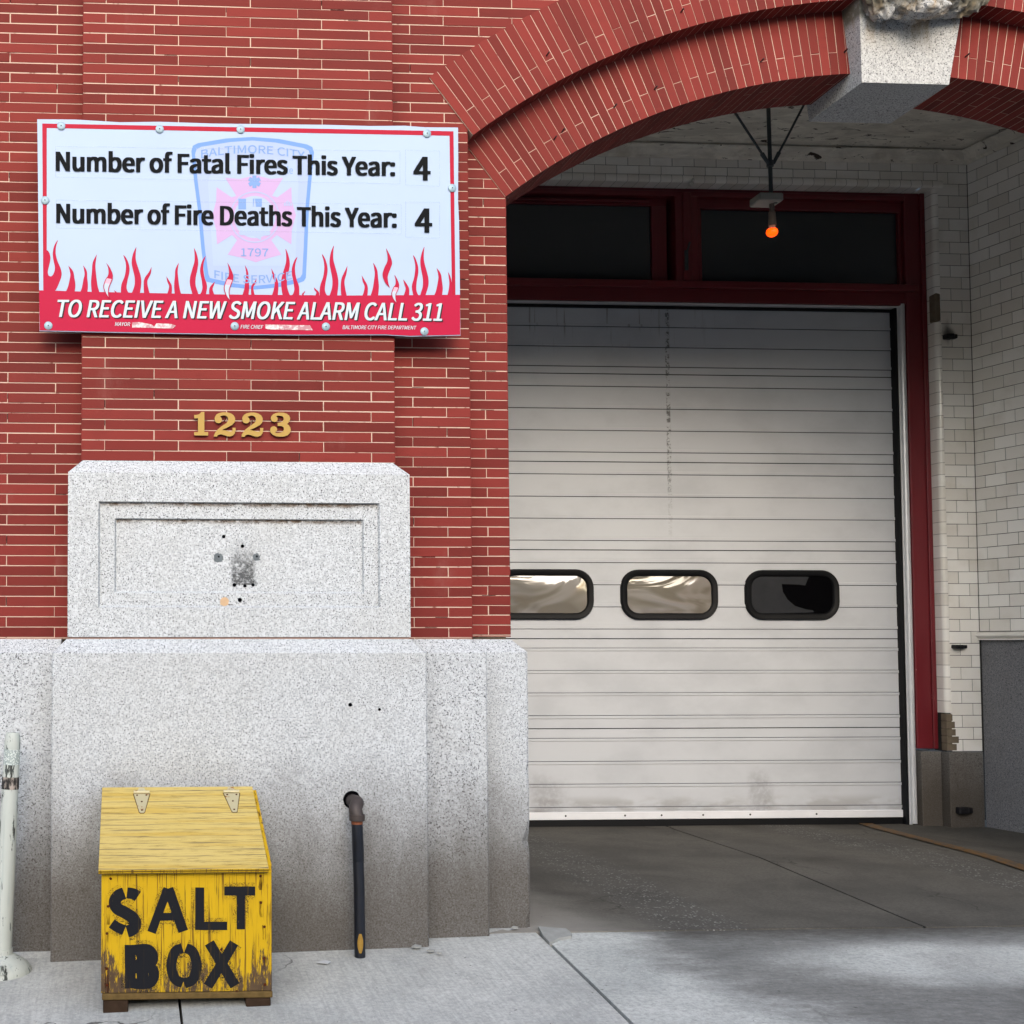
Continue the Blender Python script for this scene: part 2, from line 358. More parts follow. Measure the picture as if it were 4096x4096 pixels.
# ------------------------------------------------------------------ mesh building
class MB:
    def __init__(s): s.v = []; s.f = []; s.m = []; s.t = []
    def face(s, pts, mi=0, tone=.5):
        i = len(s.v); s.v += [tuple(p) for p in pts]; s.f.append(list(range(i, i+len(pts)))); s.m.append(mi); s.t.append(tone)
    def raw(s, vs, fs, mi=0, tone=.5):
        i = len(s.v); s.v += [tuple(p) for p in vs]
        for f in fs: s.f.append([i+k for k in f]); s.m.append(mi); s.t.append(tone)
    def box(s, a, b, mi=0, tone=.5, ch=0):
        (x0, y0, z0), (x1, y1, z1) = a, b
        if ch <= 0:
            v = [(x0, y0, z0), (x1, y0, z0), (x1, y1, z0), (x0, y1, z0), (x0, y0, z1), (x1, y0, z1), (x1, y1, z1), (x0, y1, z1)]
            s.raw(v, [(3, 2, 1, 0), (4, 5, 6, 7), (0, 1, 5, 4), (1, 2, 6, 5), (2, 3, 7, 6), (3, 0, 4, 7)], mi, tone); return
        c = ch
        import itertools
        idx = {}; vs = []
        X, Y, Z = (x0, x1), (y0, y1), (z0, z1)
        for i, j, k in itertools.product((0, 1), repeat=3):
            sx, sy, sz = (1 if i == 0 else -1), (1 if j == 0 else -1), (1 if k == 0 else -1)
            for ax, p in (('x', (X[i], Y[j]+sy*c, Z[k]+sz*c)), ('y', (X[i]+sx*c, Y[j], Z[k]+sz*c)), ('z', (X[i]+sx*c, Y[j]+sy*c, Z[k]))):
                idx[(ax, i, j, k)] = len(vs); vs.append(p)
        I = lambda ax, i, j, k: idx[(ax, i, j, k)]
        fs = []
        q = ((0, 0), (1, 0), (1, 1), (0, 1))
        for e in (0, 1):
            fs.append([I('x', e, a, b) for a, b in q]); fs.append([I('y', a, e, b) for a, b in q]); fs.append([I('z', a, b, e) for a, b in q])
        for a, b in itertools.product((0, 1), repeat=2):
            fs.append([I('x', a, b, 0), I('y', a, b, 0), I('y', a, b, 1), I('x', a, b, 1)])
            fs.append([I('x', a, 0, b), I('z', a, 0, b), I('z', a, 1, b), I('x', a, 1, b)])
            fs.append([I('y', 0, a, b), I('z', 0, a, b), I('z', 1, a, b), I('y', 1, a, b)])
        for i, j, k in itertools.product((0, 1), repeat=3): fs.append([I('x', i, j, k), I('y', i, j, k), I('z', i, j, k)])
        s.raw(vs, fs, mi, tone)
    def brick(s, fn, u0, u1, v0, v1, d0, d1, cu, cv, mi=0, tone=None):
        """fn(u, v, d) -> xyz; front face at depth d0 with a small arris"""
        t = random.random() if tone is None else tone
        c = min(cu, cv) if cu < .01 else cv
        w_ = lambda q: q+random.uniform(-.0005, .0005)
        P = [fn(u, w_(v), d) for u, v, d in (
            (u0+cu, v0+cv, d0), (u1-cu, v0+cv, d0), (u1-cu, v1-cv, d0), (u0+cu, v1-cv, d0),
            (u0, v0, d0+c), (u1, v0, d0+c), (u1, v1, d0+c), (u0, v1, d0+c),
            (u0, v0, d1), (u1, v0, d1), (u1, v1, d1), (u0, v1, d1))]
        s.raw(P, [(0, 1, 2, 3), (4, 5, 1, 0), (5, 6, 2, 1), (6, 7, 3, 2), (7, 4, 0, 3),
                  (8, 9, 5, 4), (9, 10, 6, 5), (10, 11, 7, 6), (11, 8, 4, 7)], mi, t)
    def tube(s, pts, r, n=14, mi=0, caps=True):
        pts = [Vector(p) for p in pts]; rr = r if isinstance(r, (list, tuple)) else [r]*len(pts)
        up = None; base = len(s.v)
        for i, p in enumerate(pts):
            a = pts[max(0, i-1)]; b = pts[min(len(pts)-1, i+1)]; d = (b-a).normalized()
            if up is None: up = d.orthogonal().normalized()
            up = (up-d*up.dot(d)).normalized(); q = d.cross(up)
            for k in range(n):
                t = 2*pi*k/n; s.v.append(tuple(p+(up*cos(t)+q*sin(t))*rr[i]))
        for i in range(len(pts)-1):
            for k in range(n):
                a = base+i*n+k; b = base+i*n+(k+1) % n
                s.f.append([a, b, b+n, a+n]); s.m.append(mi); s.t.append(.5)
        if caps:
            s.f.append([base+k for k in range(n)][::-1]); s.m.append(mi); s.t.append(.5)
            e = base+(len(pts)-1)*n; s.f.append([e+k for k in range(n)]); s.m.append(mi); s.t.append(.5)
    def lathe(s, prof, c, axis='z', n=28, mi=0):
        base = len(s.v); c = Vector(c)
        for r, h in prof:
            for k in range(n):
                t = 2*pi*k/n
                if axis == 'z': s.v.append(tuple(c+Vector((r*cos(t), r*sin(t), h))))
                else: s.v.append(tuple(c+Vector((r*cos(t), h, r*sin(t)))))
        for i in range(len(prof)-1):
            for k in range(n):
                a = base+i*n+k; b = base+i*n+(k+1) % n
                s.f.append([a, b, b+n, a+n]); s.m.append(mi); s.t.append(.5)
        for i in (0, len(prof)-1):
            if prof[i][0] > 1e-6: s.f.append([base+i*n+k for k in range(n)]); s.m.append(mi); s.t.append(.5)
    def prism(s, pts, vec, mi=0, side_mi=None):
        """closed polygon pts extruded along vec"""
        n = len(pts); vec = Vector(vec); a = [Vector(p) for p in pts]; b = [p+vec for p in a]
        sm = mi if side_mi is None else side_mi
        i = len(s.v); s.v += [tuple(p) for p in a+b]
        s.f.append([i+k for k in range(n)]); s.m.append(mi); s.t.append(.5)
        s.f.append([i+n+k for k in range(n)][::-1]); s.m.append(mi); s.t.append(.5)
        for k in range(n):
            s.f.append([i+k, i+(k+1) % n, i+n+(k+1) % n, i+n+k]); s.m.append(sm); s.t.append(.5)
    def build(s, name, mats, parent=None, smooth=False, fix=True):
        me = bpy.data.meshes.new(name); me.from_pydata(s.v, [], s.f)
        if isinstance(mats, str): mats = [mats]
        for k in mats: me.materials.append(M[k])
        me.polygons.foreach_set('material_index', s.m)
        at_ = me.attributes.new('tone', 'FLOAT', 'FACE'); at_.data.foreach_set('value', s.t)
        me.polygons.foreach_set('use_smooth', [smooth]*len(s.f))
        if fix:
            import bmesh
            bm = bmesh.new(); bm.from_mesh(me); bmesh.ops.recalc_face_normals(bm, faces=bm.faces); bm.to_mesh(me); bm.free()
        me.update()
        o = bpy.data.objects.new(name, me); COL.objects.link(o)
        if parent is not None:
            o.parent = parent
            o.matrix_parent_inverse = parent_world(parent).inverted()
        return o
def parent_world(p):
    m = p.matrix_basis.copy()
    if p.parent is not None: m = parent_world(p.parent) @ p.matrix_parent_inverse @ m
    return m
def smooth_angle(o, deg=35):
    me = o.data
    for p in me.polygons: p.use_smooth = True
    me.update()
    try: me.set_sharp_from_angle(angle=R(deg))
    except Exception: pass
def thing(name, label, cat, loc, group=None):
    o = bpy.data.objects.new(name, None); COL.objects.link(o); o.location = loc; o.empty_display_size = .1
    o['label'] = label; o['category'] = cat
    if group: o['group'] = group
    return o
def tag(o, label, cat, group=None):
    o['label'] = label; o['category'] = cat
    if group: o['group'] = group
    return o
def structure(o): o['kind'] = 'structure'; return o
def catmull(pts, n=6, closed=False):
    P = [Vector(p) for p in pts]; out = []
    m = len(P); rng = range(m if closed else m-1)
    for i in rng:
        p0 = P[(i-1) % m] if (closed or i > 0) else P[0]; p1 = P[i]; p2 = P[(i+1) % m]
        p3 = P[(i+2) % m] if (closed or i+2 < m) else P[-1]
        for k in range(n):
            t = k/n
            out.append(.5*((2*p1)+(p2-p0)*t+(2*p0-5*p1+4*p2-p3)*t*t+(3*p1-p0-3*p2+p3)*t**3))
    if not closed: out.append(P[-1])
    return out
FONT = None
try: FONT = bpy.data.fonts.load(bpy.utils.system_resource('DATAFILES', path='fonts')+'/Noto Sans CJK Regular.woff2')
except Exception: FONT = None
def text2d(s, offset=0, shear=0):
    cu = bpy.data.curves.new('t', 'FONT'); cu.body = s; cu.size = 1
    if FONT: cu.font = FONT
    cu.offset = offset; cu.shear = shear
    cu.dimensions = '2D'; cu.fill_mode = 'BOTH'; cu.resolution_u = 6
    ob = bpy.data.objects.new('t', cu); COL.objects.link(ob)
    dg = bpy.context.evaluated_depsgraph_get()
    me = bpy.data.meshes.new_from_object(ob.evaluated_get(dg))
    vs = [v.co.copy() for v in me.vertices]; fs = [list(p.vertices) for p in me.polygons]
    bpy.data.objects.remove(ob); bpy.data.curves.remove(cu); bpy.data.meshes.remove(me)
    return vs, fs
def text_on(mb, s, quad, Y, mi=0, offset=0, shear=0, warp=None, bold=0):
    """lettering stretched to the four corners TL TR BR BL (photo pixels) on plane y=Y"""
    vs, fs = text2d(s, 0, shear)
    bold = offset if not bold else bold
    x0 = min(v.x for v in vs); x1 = max(v.x for v in vs); y0 = min(v.y for v in vs); y1 = max(v.y for v in vs)
    TL, TR, BR, BL = [at(px, py, Y) for px, py in quad]; out = []
    for v in vs:
        u = (v.x-x0)/(x1-x0); t = (v.y-y0)/(y1-y0)
        p = (BL*(1-u)+BR*u)*(1-t)+(TL*(1-u)+TR*u)*t
        if warp: p = p+Vector((0, 0, warp(u)))
        out.append(p)
    hgt = (TL-BL).length; dx = bold*1.25*hgt; dz = bold*.55*hgt
    K = [(0, 0)]+([(1, 0), (-1, 0), (.5, 0), (-.5, 0), (1, 1), (-1, 1), (1, -1), (-1, -1), (0, 1), (0, -1)] if bold else [])
    for k, (a, b) in enumerate(K): mb.raw([(p.x+a*dx, p.y-.00003*k, p.z+b*dz) for p in out], fs, mi)
def poly_on(mb, pts, Y, mi=0): mb.face([at(px, py, Y) for px, py in pts], mi)

# ================================================================== GROUND
def sheet(name, xs, ys, mat, zoff=0, edge=None, thick=.09):
    mb = MB(); nx, ny = len(xs), len(ys)
    vs = []
    for y in ys:
        for x in xs:
            px, py = (x, y) if edge is None else edge(x, y)
            vs.append((px, py, zg(px, py)+zoff+.0025*mnoise.noise(Vector((px*1.3, py*1.3, 0)))))
    fs = [[j*nx+i, j*nx+i+1, (j+1)*nx+i+1, (j+1)*nx+i] for j in range(ny-1) for i in range(nx-1)]
    k = len(vs)
    rim = [i for i in range(nx)]+[j*nx+nx-1 for j in range(1, ny)]+[(ny-1)*nx+i for i in range(nx-2, -1, -1)]+[j*nx for j in range(ny-2, 0, -1)]
    for r_ in rim: vs.append((vs[r_][0], vs[r_][1], vs[r_][2]-thick))
    n = len(rim)
    for i in range(n): fs.append([rim[i], rim[(i+1) % n], k+(i+1) % n, k+i])
    mb.raw(vs, fs)
    return structure(mb.build(name, mat))
def lsp(a, b, n): return [a+(b-a)*i/n for i in range(n+1)]
def gsheet(name, x0, y0, x1, y1, z, mat):
    mb = MB(); mb.face([(x0, y0, z), (x1, y0, z), (x1, y1, z), (x0, y1, z)]); return structure(mb.build(name, mat))
gsheet('ground', -300, -300, 300, 300, -.50, 'joint_dirt')
gsheet('road', -120, -12.0, 120, -3.55, -.44, 'asphalt')
mb = MB(); mb.box((-40, -3.55, -.48), (40, -3.40, -.30), ch=.02); structure(mb.build('kerb', 'kerb_stone'))
mb = MB(); mb.box((-40, -16.0, -.48), (40, -12.0, -.32), ch=.02); structure(mb.build('far_sidewalk', 'kerb_stone'))
def sw_edge(x): # sidewalk / apron joint leans slightly
    return lambda xx, y: (xx+(0.095*(y-.08) if xx > 1.5 else 0), y)
# sidewalk in slabs with a joint that runs out under the salt box
def slab(nm, xa, xb, y0, y1, mat='sidewalk_concrete', ra=0, rb=0):
    def e(x, y):
        t = (x-xa)/(xb-xa); s_ = (ra*(1-t)+rb*t)*(y-.08)
        return x+s_, y
    return sheet(nm, lsp(xa, xb, 14), lsp(y0, y1, 24), mat, edge=e)
jx = gat(722, 4040).x
slab('sidewalk', -4.0, jx-.005, -3.39, .09)
jf = gat(2523, 4090); RA = (1.69-jf.x)/(.08-jf.y)
slab('sidewalk', jx+.005, 1.682, -3.39, .09, rb=RA)
slab('driveway_apron', 1.697, 9.0, -3.39, -.006, 'apron_concrete', ra=RA)
mb = MB(); mb.face([(-6, -3.45, -.40), (9, -3.45, -.28), (9, .3, -.08), (-6, .3, -.20)]); structure(mb.build('joint_bed', 'joint_dirt'))
# driveway inside the arch: two slabs with a joint between them
def drv(nm, xa0, xa1, xb0, xb1):
    def e(x, y):
        u = x; t = (y-.004)/3.2
        return (xa0*(1-t)+xa1*t)*(1-u)+(xb0*(1-t)+xb1*t)*u, y+.006*mnoise.noise(Vector((u*9, y*3, 4)))*(1 if y < .02 else 0)
    return sheet(nm, lsp(0, 1, 24), lsp(.012, 3.2, 24), 'driveway_concrete', edge=e)
drv('driveway', 1.2, 1.2, 3.338, 3.668)
drv('driveway', 3.350, 3.680, 6.6, 6.6)
mb = MB(); mb.face([(1, .0, -.07), (6.8, .0, -.07), (6.8, 3.3, -.07), (1, 3.3, -.07)]); structure(mb.build('joint_bed', 'joint_dirt'))
ya, yb2 = gat(3462, 3297), gat(4096, 3475)
mb = MB(); d = (yb2-ya).normalized(); nrm = Vector((-d.y, d.x, 0))*.045; yb3 = ya+d*2.7
for i in range(14):
    p = ya.lerp(yb3, i/14); q = ya.lerp(yb3, (i+1)/14)
    mb.face([(v.x, v.y, zg(v.x, v.y)+.007) for v in (p-nrm, p+nrm, q+nrm, q-nrm)])
structure(mb.build('painted_line', 'yellow_line'))

# ================================================================== FIRE STATION
FS = thing('fire_station', 'red brick fire station front with granite base and arched vehicle bay', 'building', (1.5, .1, 0))
C_H = .04265                      # brick course
Z_P = 1.941                       # top of the carved granite panel
AX, AZ = 3.433, .80               # centre of the arch
R1I, R1E, R2I, R2E = 3.238, 3.552, 2.953, 3.25
A0 = R(127.2)
def flatw(Y): return lambda u, v, d: (u, Y+d, v)
J = .0029
def courses(mb, Y, x0, x1, z0, z1, joints, left=None, right=None, depth=.1, zref=None):
    """running courses; joints(k, a, b) -> x of the upright joints of course k; left/right(z) give ends per course"""
    zr = z0 if zref is None else zref
    k = math.floor((z0-zr)/C_H+1e-6); fn = flatw(Y)
    while zr+k*C_H < z1-.004:
        za = max(z0, zr+k*C_H); zb = min(z1, zr+(k+1)*C_H); zm = (za+zb)/2
        a = x0 if left is None else left(zm); b = x1 if right is None else right(zm)
        if b-a > .02:
            js = sorted(j for j in joints(k) if a+.02 < j < b-.02)
            e = [a]+js+[b]
            for i in range(len(e)-1):
                l = e[i]+(J/2 if i else 0); r_ = e[i+1]-(J/2 if i < len(e)-2 else 0)
                jz = random.uniform(-.0006, .0006); jd = random.uniform(-.0009, .0009)
                jl = random.uniform(-.0012, .0012) if i else 0
                mb.brick(fn, l+jl, r_, za+J/2+jz, zb-J/2+jz, jd, depth, .0016, .0016)
            for q in js:      # mortar fallen out here and there
                if random.random() < .16: mb.box((q-J*.42, Y+.0008, za+random.uniform(.002, .022)), (q+J*.42, Y+.004, zb-.003), 2)
            if random.random() < .12:
                q = random.uniform(a, b-.05); mb.box((q, Y+.0008, za-J*.35), (min(b-.01, q+random.uniform(.015, .07)), Y+.004, za+J*.35), 2)
            if b-a > .03: mb.face([(a+.004, Y+.0015, za), (b-.004, Y+.0015, za), (b-.004, Y+.0015, zb), (a+.004, Y+.0015, zb)], 1)
        k += 1
XPL, XPR = -.198, 1.106
def per(x, off, p=.302): return [off+p*i for i in range(-14, 26)]
# pilaster
mb = MB()
courses(mb, 0, XPL, XPR, Z_P, 6.15, lambda k: [XPL+v for v in ((.097, .399, .701, 1.003) if k % 2 else (.299, .600, .902, 1.204))], depth=.11)
mb.build('brick_pilaster', ['painted_brick', 'mortar', 'void_black'], FS)
# wall left of the pilaster
zb0 = at(60, 2556, .1).z
xa, xb_ = at(227, 600, .1).x, at(37, 600, .1).x
mb = MB()
courses(mb, .1, -3.2, XPL+.01, zb0, 6.15, lambda k: per(0, xa) if k % 2 else per(0, xb_), zref=Z_P-C_H*30)
mb.build('brick_wall', ['painted_brick', 'mortar', 'void_black'], FS)
# wall right of the pilaster, over the arch and beyond it
RM1 = (R1I+R1E)/2+.02
def lead(z, rm=RM1):
    return AX-math.sqrt(max(0, rm*rm-(z-AZ)**2)) if z-AZ < rm else None
XJ = 1.652; XF = 1.455
zs1 = AZ+R1I*sin(A0)
def skew(z, ri, rm):
    if z < AZ+ri*sin(A0): return None
    r_ = (z-AZ)/sin(A0)
    return min(AX+r_*cos(A0)+.03, XJ if ri < 3.1 else XF) if r_ < rm else AX-math.sqrt(max(0, rm*rm-(z-AZ)**2)) if z-AZ < rm else 99
def rgt(z):
    x = skew(z, R1I, RM1)
    return XF if x is None else (8.0 if x > 90 else x)
j1, j2 = at(1786, 1480, .1).x, at(1650, 1480, .1).x
mb = MB()
courses(mb, .1, XPR-.01, None, zb0, 6.15, lambda k: per(0, j1) if k % 2 else per(0, j2), right=rgt, zref=Z_P-C_H*30)
def lft(z):
    x = skew(z, R1I, RM1)
    return 2*AX-XF if x is None else (99 if x > 90 else 2*AX-x)
courses(mb, .1, None, 8.0, zb0, AZ+RM1-.01, lambda k: per(0, .1) if k % 2 else per(0, .25), left=lft, zref=Z_P-C_H*30)
mb.build('brick_wall', ['painted_brick', 'mortar', 'void_black'], FS)
# jamb strips
XJ = 1.652; RM2 = (R2I+R2E)/2
zs2 = AZ+R2I*sin(A0)
def rgt2(z):
    x = skew(z, R2I, RM2)
    return XJ if x is None else x
jj = at(1944, 1600, .2).x
for side in (0, 1):
    mb = MB()
    if side == 0:
        courses(mb, .2, XF-.01, None, at(1950, 2548, .2).z, AZ+R2E*sin(A0)+.09, lambda k: [jj+random.uniform(-.003, .003)] if k % 2 else [], right=rgt2, depth=.3, zref=Z_P-C_H*30+.012)
    else:
        courses(mb, .2, None, 2*AX-XF+.01, at(1950, 2548, .2).z, AZ+R2E*sin(A0)+.09, lambda k: [2*AX-jj] if k % 2 else [], left=lambda z: 2*AX-rgt2(z), depth=.3, zref=Z_P-C_H*30+.012)
    mb.build('brick_jamb', ['painted_brick', 'mortar', 'void_black'], FS)
# arch rings
def ring(name, ri, re, y0, y1, pitch, splits):
    mb = MB(); span = 2*A0-pi; n = round(span*ri/pitch); da = span/n
    fn = lambda u, v, d: (AX+v*cos(u), y0+d, AZ+v*sin(u))
    dj = J/ri/2
    for i in range(n):
        a = A0-i*da; b = a-da
        if splits == 'deep':
            if i % 2: parts = [(ri, ri+.1), (ri+.1, re)]; dep = .2
            else: parts = [(ri, re)]; dep = .1
        else:
            parts = [(ri, ri+.1), (ri+.1, re)] if i % 2 else [(ri, re)]; dep = y1-y0
        t = random.random()
        for q, (r0, r1) in enumerate(parts):
            jd = random.uniform(-.0012, .0012)
            mb.brick(fn, b+dj, a-dj, r0+(J/2 if q else 0), r1-(J/2 if q < len(parts)-1 else 0), jd, dep-J/2, .0005, .0015, 0, min(1, max(0, t+random.uniform(-.2, .2))))
        if dep < y1-y0-.01:
            mb.brick(fn, b+dj, a-dj, ri, re, dep+J/2, y1-y0, .0005, .0015)
    # mortar body
    N = 120; vs = []; fs = []
    for i in range(N+1):
        u = A0-span*i/N
        for r_, d in ((ri+.0007, .0018), (re-.003, .0018), (re-.003, y1-y0-.003), (ri+.0007, y1-y0-.003)): vs.append(fn(u, r_, d))
    for i in range(N):
        for k in range(4): fs.append([4*i+k, 4*i+(k+1) % 4, 4*i+4+(k+1) % 4, 4*i+4+k])
    fs += [[0, 1, 2, 3], [4*N+k for k in (3, 2, 1, 0)]]
    mb.raw(vs, fs, 1)
    return mb.build(name, ['painted_brick', 'mortar', 'void_black'], FS)
ring('brick_arch', R1I, R1E, .094, .23, .0405, 'face')
ring('brick_arch', R2I, R2E, .195, .50, .0395, 'deep')
# masonry behind the facing
mb = MB()
mb.box((-3.2, .125, -.2), (1.44, .49, 6.2)); mb.box((1.43, .215, -.2), (1.635, .485, 3.1))
mb.box((5.43, .125, -.2), (8, .49, 6.2)); mb.box((5.23, .215, -.2), (5.44, .485, 3.1))
mb.box((1.44, .13, AZ+R1E-.02), (5.43, .49, 6.2))
for sg in (1, -1):
    pts = [(AX+sg*(R1E-.03)*cos(t), AZ+(R1E-.03)*sin(t)) for t in lsp(R(90), A0, 20)]
    pts = [(x, .14, z) for x, z in pts]+[(AX-sg*2.0 if False else (1.45 if pts[-1][0] < AX else 5.42), .14, pts[-1][1]), (1.45 if pts[-1][0] < AX else 5.42, .14, AZ+R1E-.03)]
    mb.prism(pts, (0, .34, 0))
mb.box((-3.2, .13, 6.1), (8, .5, 6.2))
mb.build('wall_core', 'old_brick_core', FS)
# keystone
ky = lambda z: .125-.06*max(0, (z-3.67)/.4)
def kx(z, s_):   # radial sides
    zb = 3.672; return 3.433+s_*(.2+(z-zb)*.105)
mb = MB(); NX, NZ = 40, 16; zt = 4.6
vs = []
for j in range(NZ+1):
    z = 3.672+(zt-3.672)*j/NZ
    for i in range(NX+1):
        u = i/NX; x = kx(z, -1)*(1-u)+kx(z, 1)*u
        fl = 0
        if .16 < u < .84 and 3.74 < z < 4.3:
            fl = .0065*(.5-.5*cos((u-.16)/.68*2*pi*3.0))*min(1, (z-3.74)/.03)
        vs.append((x, ky(z)+fl+.003*(1 if False else 0), z))
fs = [[j*(NX+1)+i, j*(NX+1)+i+1, (j+1)*(NX+1)+i+1, (j+1)*(NX+1)+i] for j in range(NZ) for i in range(NX)]
mb.raw(vs, fs)
zbk = 3.672
B = [(kx(zbk, -1), ky(zbk), zbk), (kx(zbk, 1), ky(zbk), zbk), (kx(zbk, 1), .53, zbk+.006), (kx(zbk, -1), .53, zbk+.006)]
T = [(kx(zt, -1), ky(zt), zt), (kx(zt, 1), ky(zt), zt), (kx(zt, 1), .53, zt), (kx(zt, -1), .53, zt)]
mb.face(B[::-1]); mb.face(T); mb.face([B[0], T[0], T[3], B[3]]); mb.face([B[1], B[2], T[2], T[1]]); mb.face([B[2], B[3], T[3], T[2]])
key = mb.build('keystone', 'granite_carved', FS)
# carved mask hanging from the top of the keystone
mb = MB()
def lump(c, r, seed, amp=.22, nu=56, nv=34):
    vs = []; c = Vector(c)
    for j in range(nv+1):
        ph = pi*j/nv
        for i in range(nu):
            th = 2*pi*i/nu; d = Vector((sin(ph)*cos(th), sin(ph)*sin(th), cos(ph)))
            k = 1+amp*(mnoise.noise(d*2.2+Vector((seed, 0, 0)))+.5*mnoise.noise(d*6+Vector((0, seed, 0)))-.42*abs(mnoise.noise(Vector((d.x*9, d.y*9, d.z*3.5+seed))))+.10*sin(th*11+4*mnoise.noise(d*2.5+Vector((seed, 3, 0))))*sin(ph))
            vs.append(c+Vector((d.x*r[0], d.y*r[1], d.z*r[2]))*k)
    fs = [[j*nu+i, j*nu+(i+1) % nu, (j+1)*nu+(i+1) % nu, (j+1)*nu+i] for j in range(nv) for i in range(nu)]
    mb.raw(vs, fs)
zc0 = at(3655, 70, -.03).z-3.972
for c, r_, sd in (((3.44, .06, 4.23), (.25, .17, .24), 1), ((3.36, .0, 4.10), (.10, .09, .10), 2), ((3.52, .0, 4.11), (.11, .09, .09), 3),
                  ((3.445, -.03, 4.02), (.075, .06, .045), 4), ((3.27, .03, 4.12), (.08, .08, .13), 5), ((3.62, .03, 4.13), (.10, .08, .11), 6),
                  ((3.70, .05, 4.20), (.09, .07, .13), 7), ((3.22, .06, 4.22), (.09, .07, .12), 8)): lump((c[0], c[1], c[2]+zc0), r_, sd)
smooth_angle(mb.build('carved_mask', 'granite_carved', key, fix=True), 60)
# granite
def block(mb, x0, x1, yf, yb, z0, z1, c, ch=.006, sides=(1, 1)):
    """squared stone with a sloping weathering on front and ends; z1 top, c size of the slope"""
    zc = z1-c; l, r_ = x0+c*sides[0], x1-c*sides[1]
    a = ch
    lo = [(x0, yf+a, z0), (x0+a, yf, z0), (x1-a, yf, z0), (x1, yf+a, z0), (x1, yb, z0), (x0, yb, z0)]
    mi = [(p[0], p[1], zc) for p in lo]
    hi = [(l, yf+c+.002, z1), (l+.002, yf+c, z1), (r_-.002, yf+c, z1), (r_, yf+c+.002, z1), (r_, yb, z1), (l, yb, z1)]
    mb.raw(lo+mi+hi, [[i, (i+1) % 6, 6+(i+1) % 6, 6+i] for i in range(6)]+[[6+i, 6+(i+1) % 6, 12+(i+1) % 6, 12+i] for i in range(6)]+[[12, 13, 14, 15, 16, 17], [5, 4, 3, 2, 1, 0]])
ZB1 = at(900, 2552, -.06).z        # seam between panel stone and plinth
yP = -.060
pL, pR = at(271, 2300, yP).x, at(1641, 2300, yP).x
mb = MB()
# panel stone with two sunk steps: front face built as frames
zc = at(900, 1893, yP).z; cst = Z_P-zc
def rect(q, Y): return [at(px, py, Y) for px, py in q]
fz = lambda y_: at(950, y_, yP).z
o1 = (at(393, 2200, yP).x, at(1520, 2200, yP).x, fz(2430), fz(2009))
o2 = (at(458, 2200, yP+.014).x, at(1456, 2200, yP+.014).x, fz(2372), fz(2074))
def frame_face(mb, A, B_, Y):
    ax0, ax1, az0, az1 = A; bx0, bx1, bz0, bz1 = B_
    for q in (((ax0, az0), (ax1, az0), (bx1, bz0), (bx0, bz0)), ((ax1, az0), (ax1, az1), (bx1, bz1), (bx1, bz0)),
              ((ax1, az1), (ax0, az1), (bx0, bz1), (bx1, bz1)), ((ax0, az1), (ax0, az0), (bx0, bz0), (bx0, bz1))):
        mb.face([(x, Y, z) for x, z in q])
def sink(mb, A, Y0, Y1, sl=.006):
    x0, x1, z0, z1 = A
    Bq = (x0+sl, x1-sl, z0+sl*1.1, z1-sl*.2)
    P0 = [(x0, Y0, z0), (x1, Y0, z0), (x1, Y0, z1), (x0, Y0, z1)]
    P1 = [(Bq[0], Y1, Bq[2]), (Bq[1], Y1, Bq[2]), (Bq[1], Y1, Bq[3]), (Bq[0], Y1, Bq[3])]
    for i in range(4): mb.face([P0[i], P0[(i+1) % 4], P1[(i+1) % 4], P1[i]])
    return Bq
zlo = ZB1+.004
frame_face(mb, (pL, pR, zlo, zc), o1, yP)
b1 = sink(mb, o1, yP, yP+.016)
frame_face(mb, b1, o2, yP+.016)
b2 = sink(mb, o2, yP+.016, yP+.030)
mb.face([(b2[0], yP+.030, b2[2]), (b2[1], yP+.030, b2[2]), (b2[1], yP+.030, b2[3]), (b2[0], yP+.030, b2[3])])
c = cst
lo = [(pL, .12, zlo), (pL, yP, zlo), (pR, yP, zlo), (pR, .12, zlo)]
mi_ = [(x, y, zc) for x, y, _ in lo]
hi = [(pL+c, .12, Z_P), (pL+c, yP+c, Z_P), (pR-c, yP+c, Z_P), (pR-c, .12, Z_P)]
for a, b in ((0, 1), (2, 3)): mb.face([lo[a], lo[b], mi_[b], mi_[a]])
for a, b in ((0, 1), (1, 2), (2, 3)): mb.face([mi_[a], mi_[b], hi[b], hi[a]])
mb.face(hi)
panel = mb.build('stone_panel', 'granite_clean', FS)
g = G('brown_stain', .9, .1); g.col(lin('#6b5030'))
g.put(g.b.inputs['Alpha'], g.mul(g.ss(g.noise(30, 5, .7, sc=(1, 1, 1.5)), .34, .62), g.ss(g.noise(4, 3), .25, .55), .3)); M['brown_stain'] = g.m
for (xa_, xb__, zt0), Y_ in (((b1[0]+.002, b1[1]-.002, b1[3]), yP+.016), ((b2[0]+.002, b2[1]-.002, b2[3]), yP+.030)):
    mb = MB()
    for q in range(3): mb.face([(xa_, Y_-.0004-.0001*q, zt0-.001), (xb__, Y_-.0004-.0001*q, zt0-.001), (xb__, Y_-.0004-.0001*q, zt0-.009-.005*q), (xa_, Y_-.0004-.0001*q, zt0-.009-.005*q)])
    mb.build('brown_stain', 'brown_stain', panel)
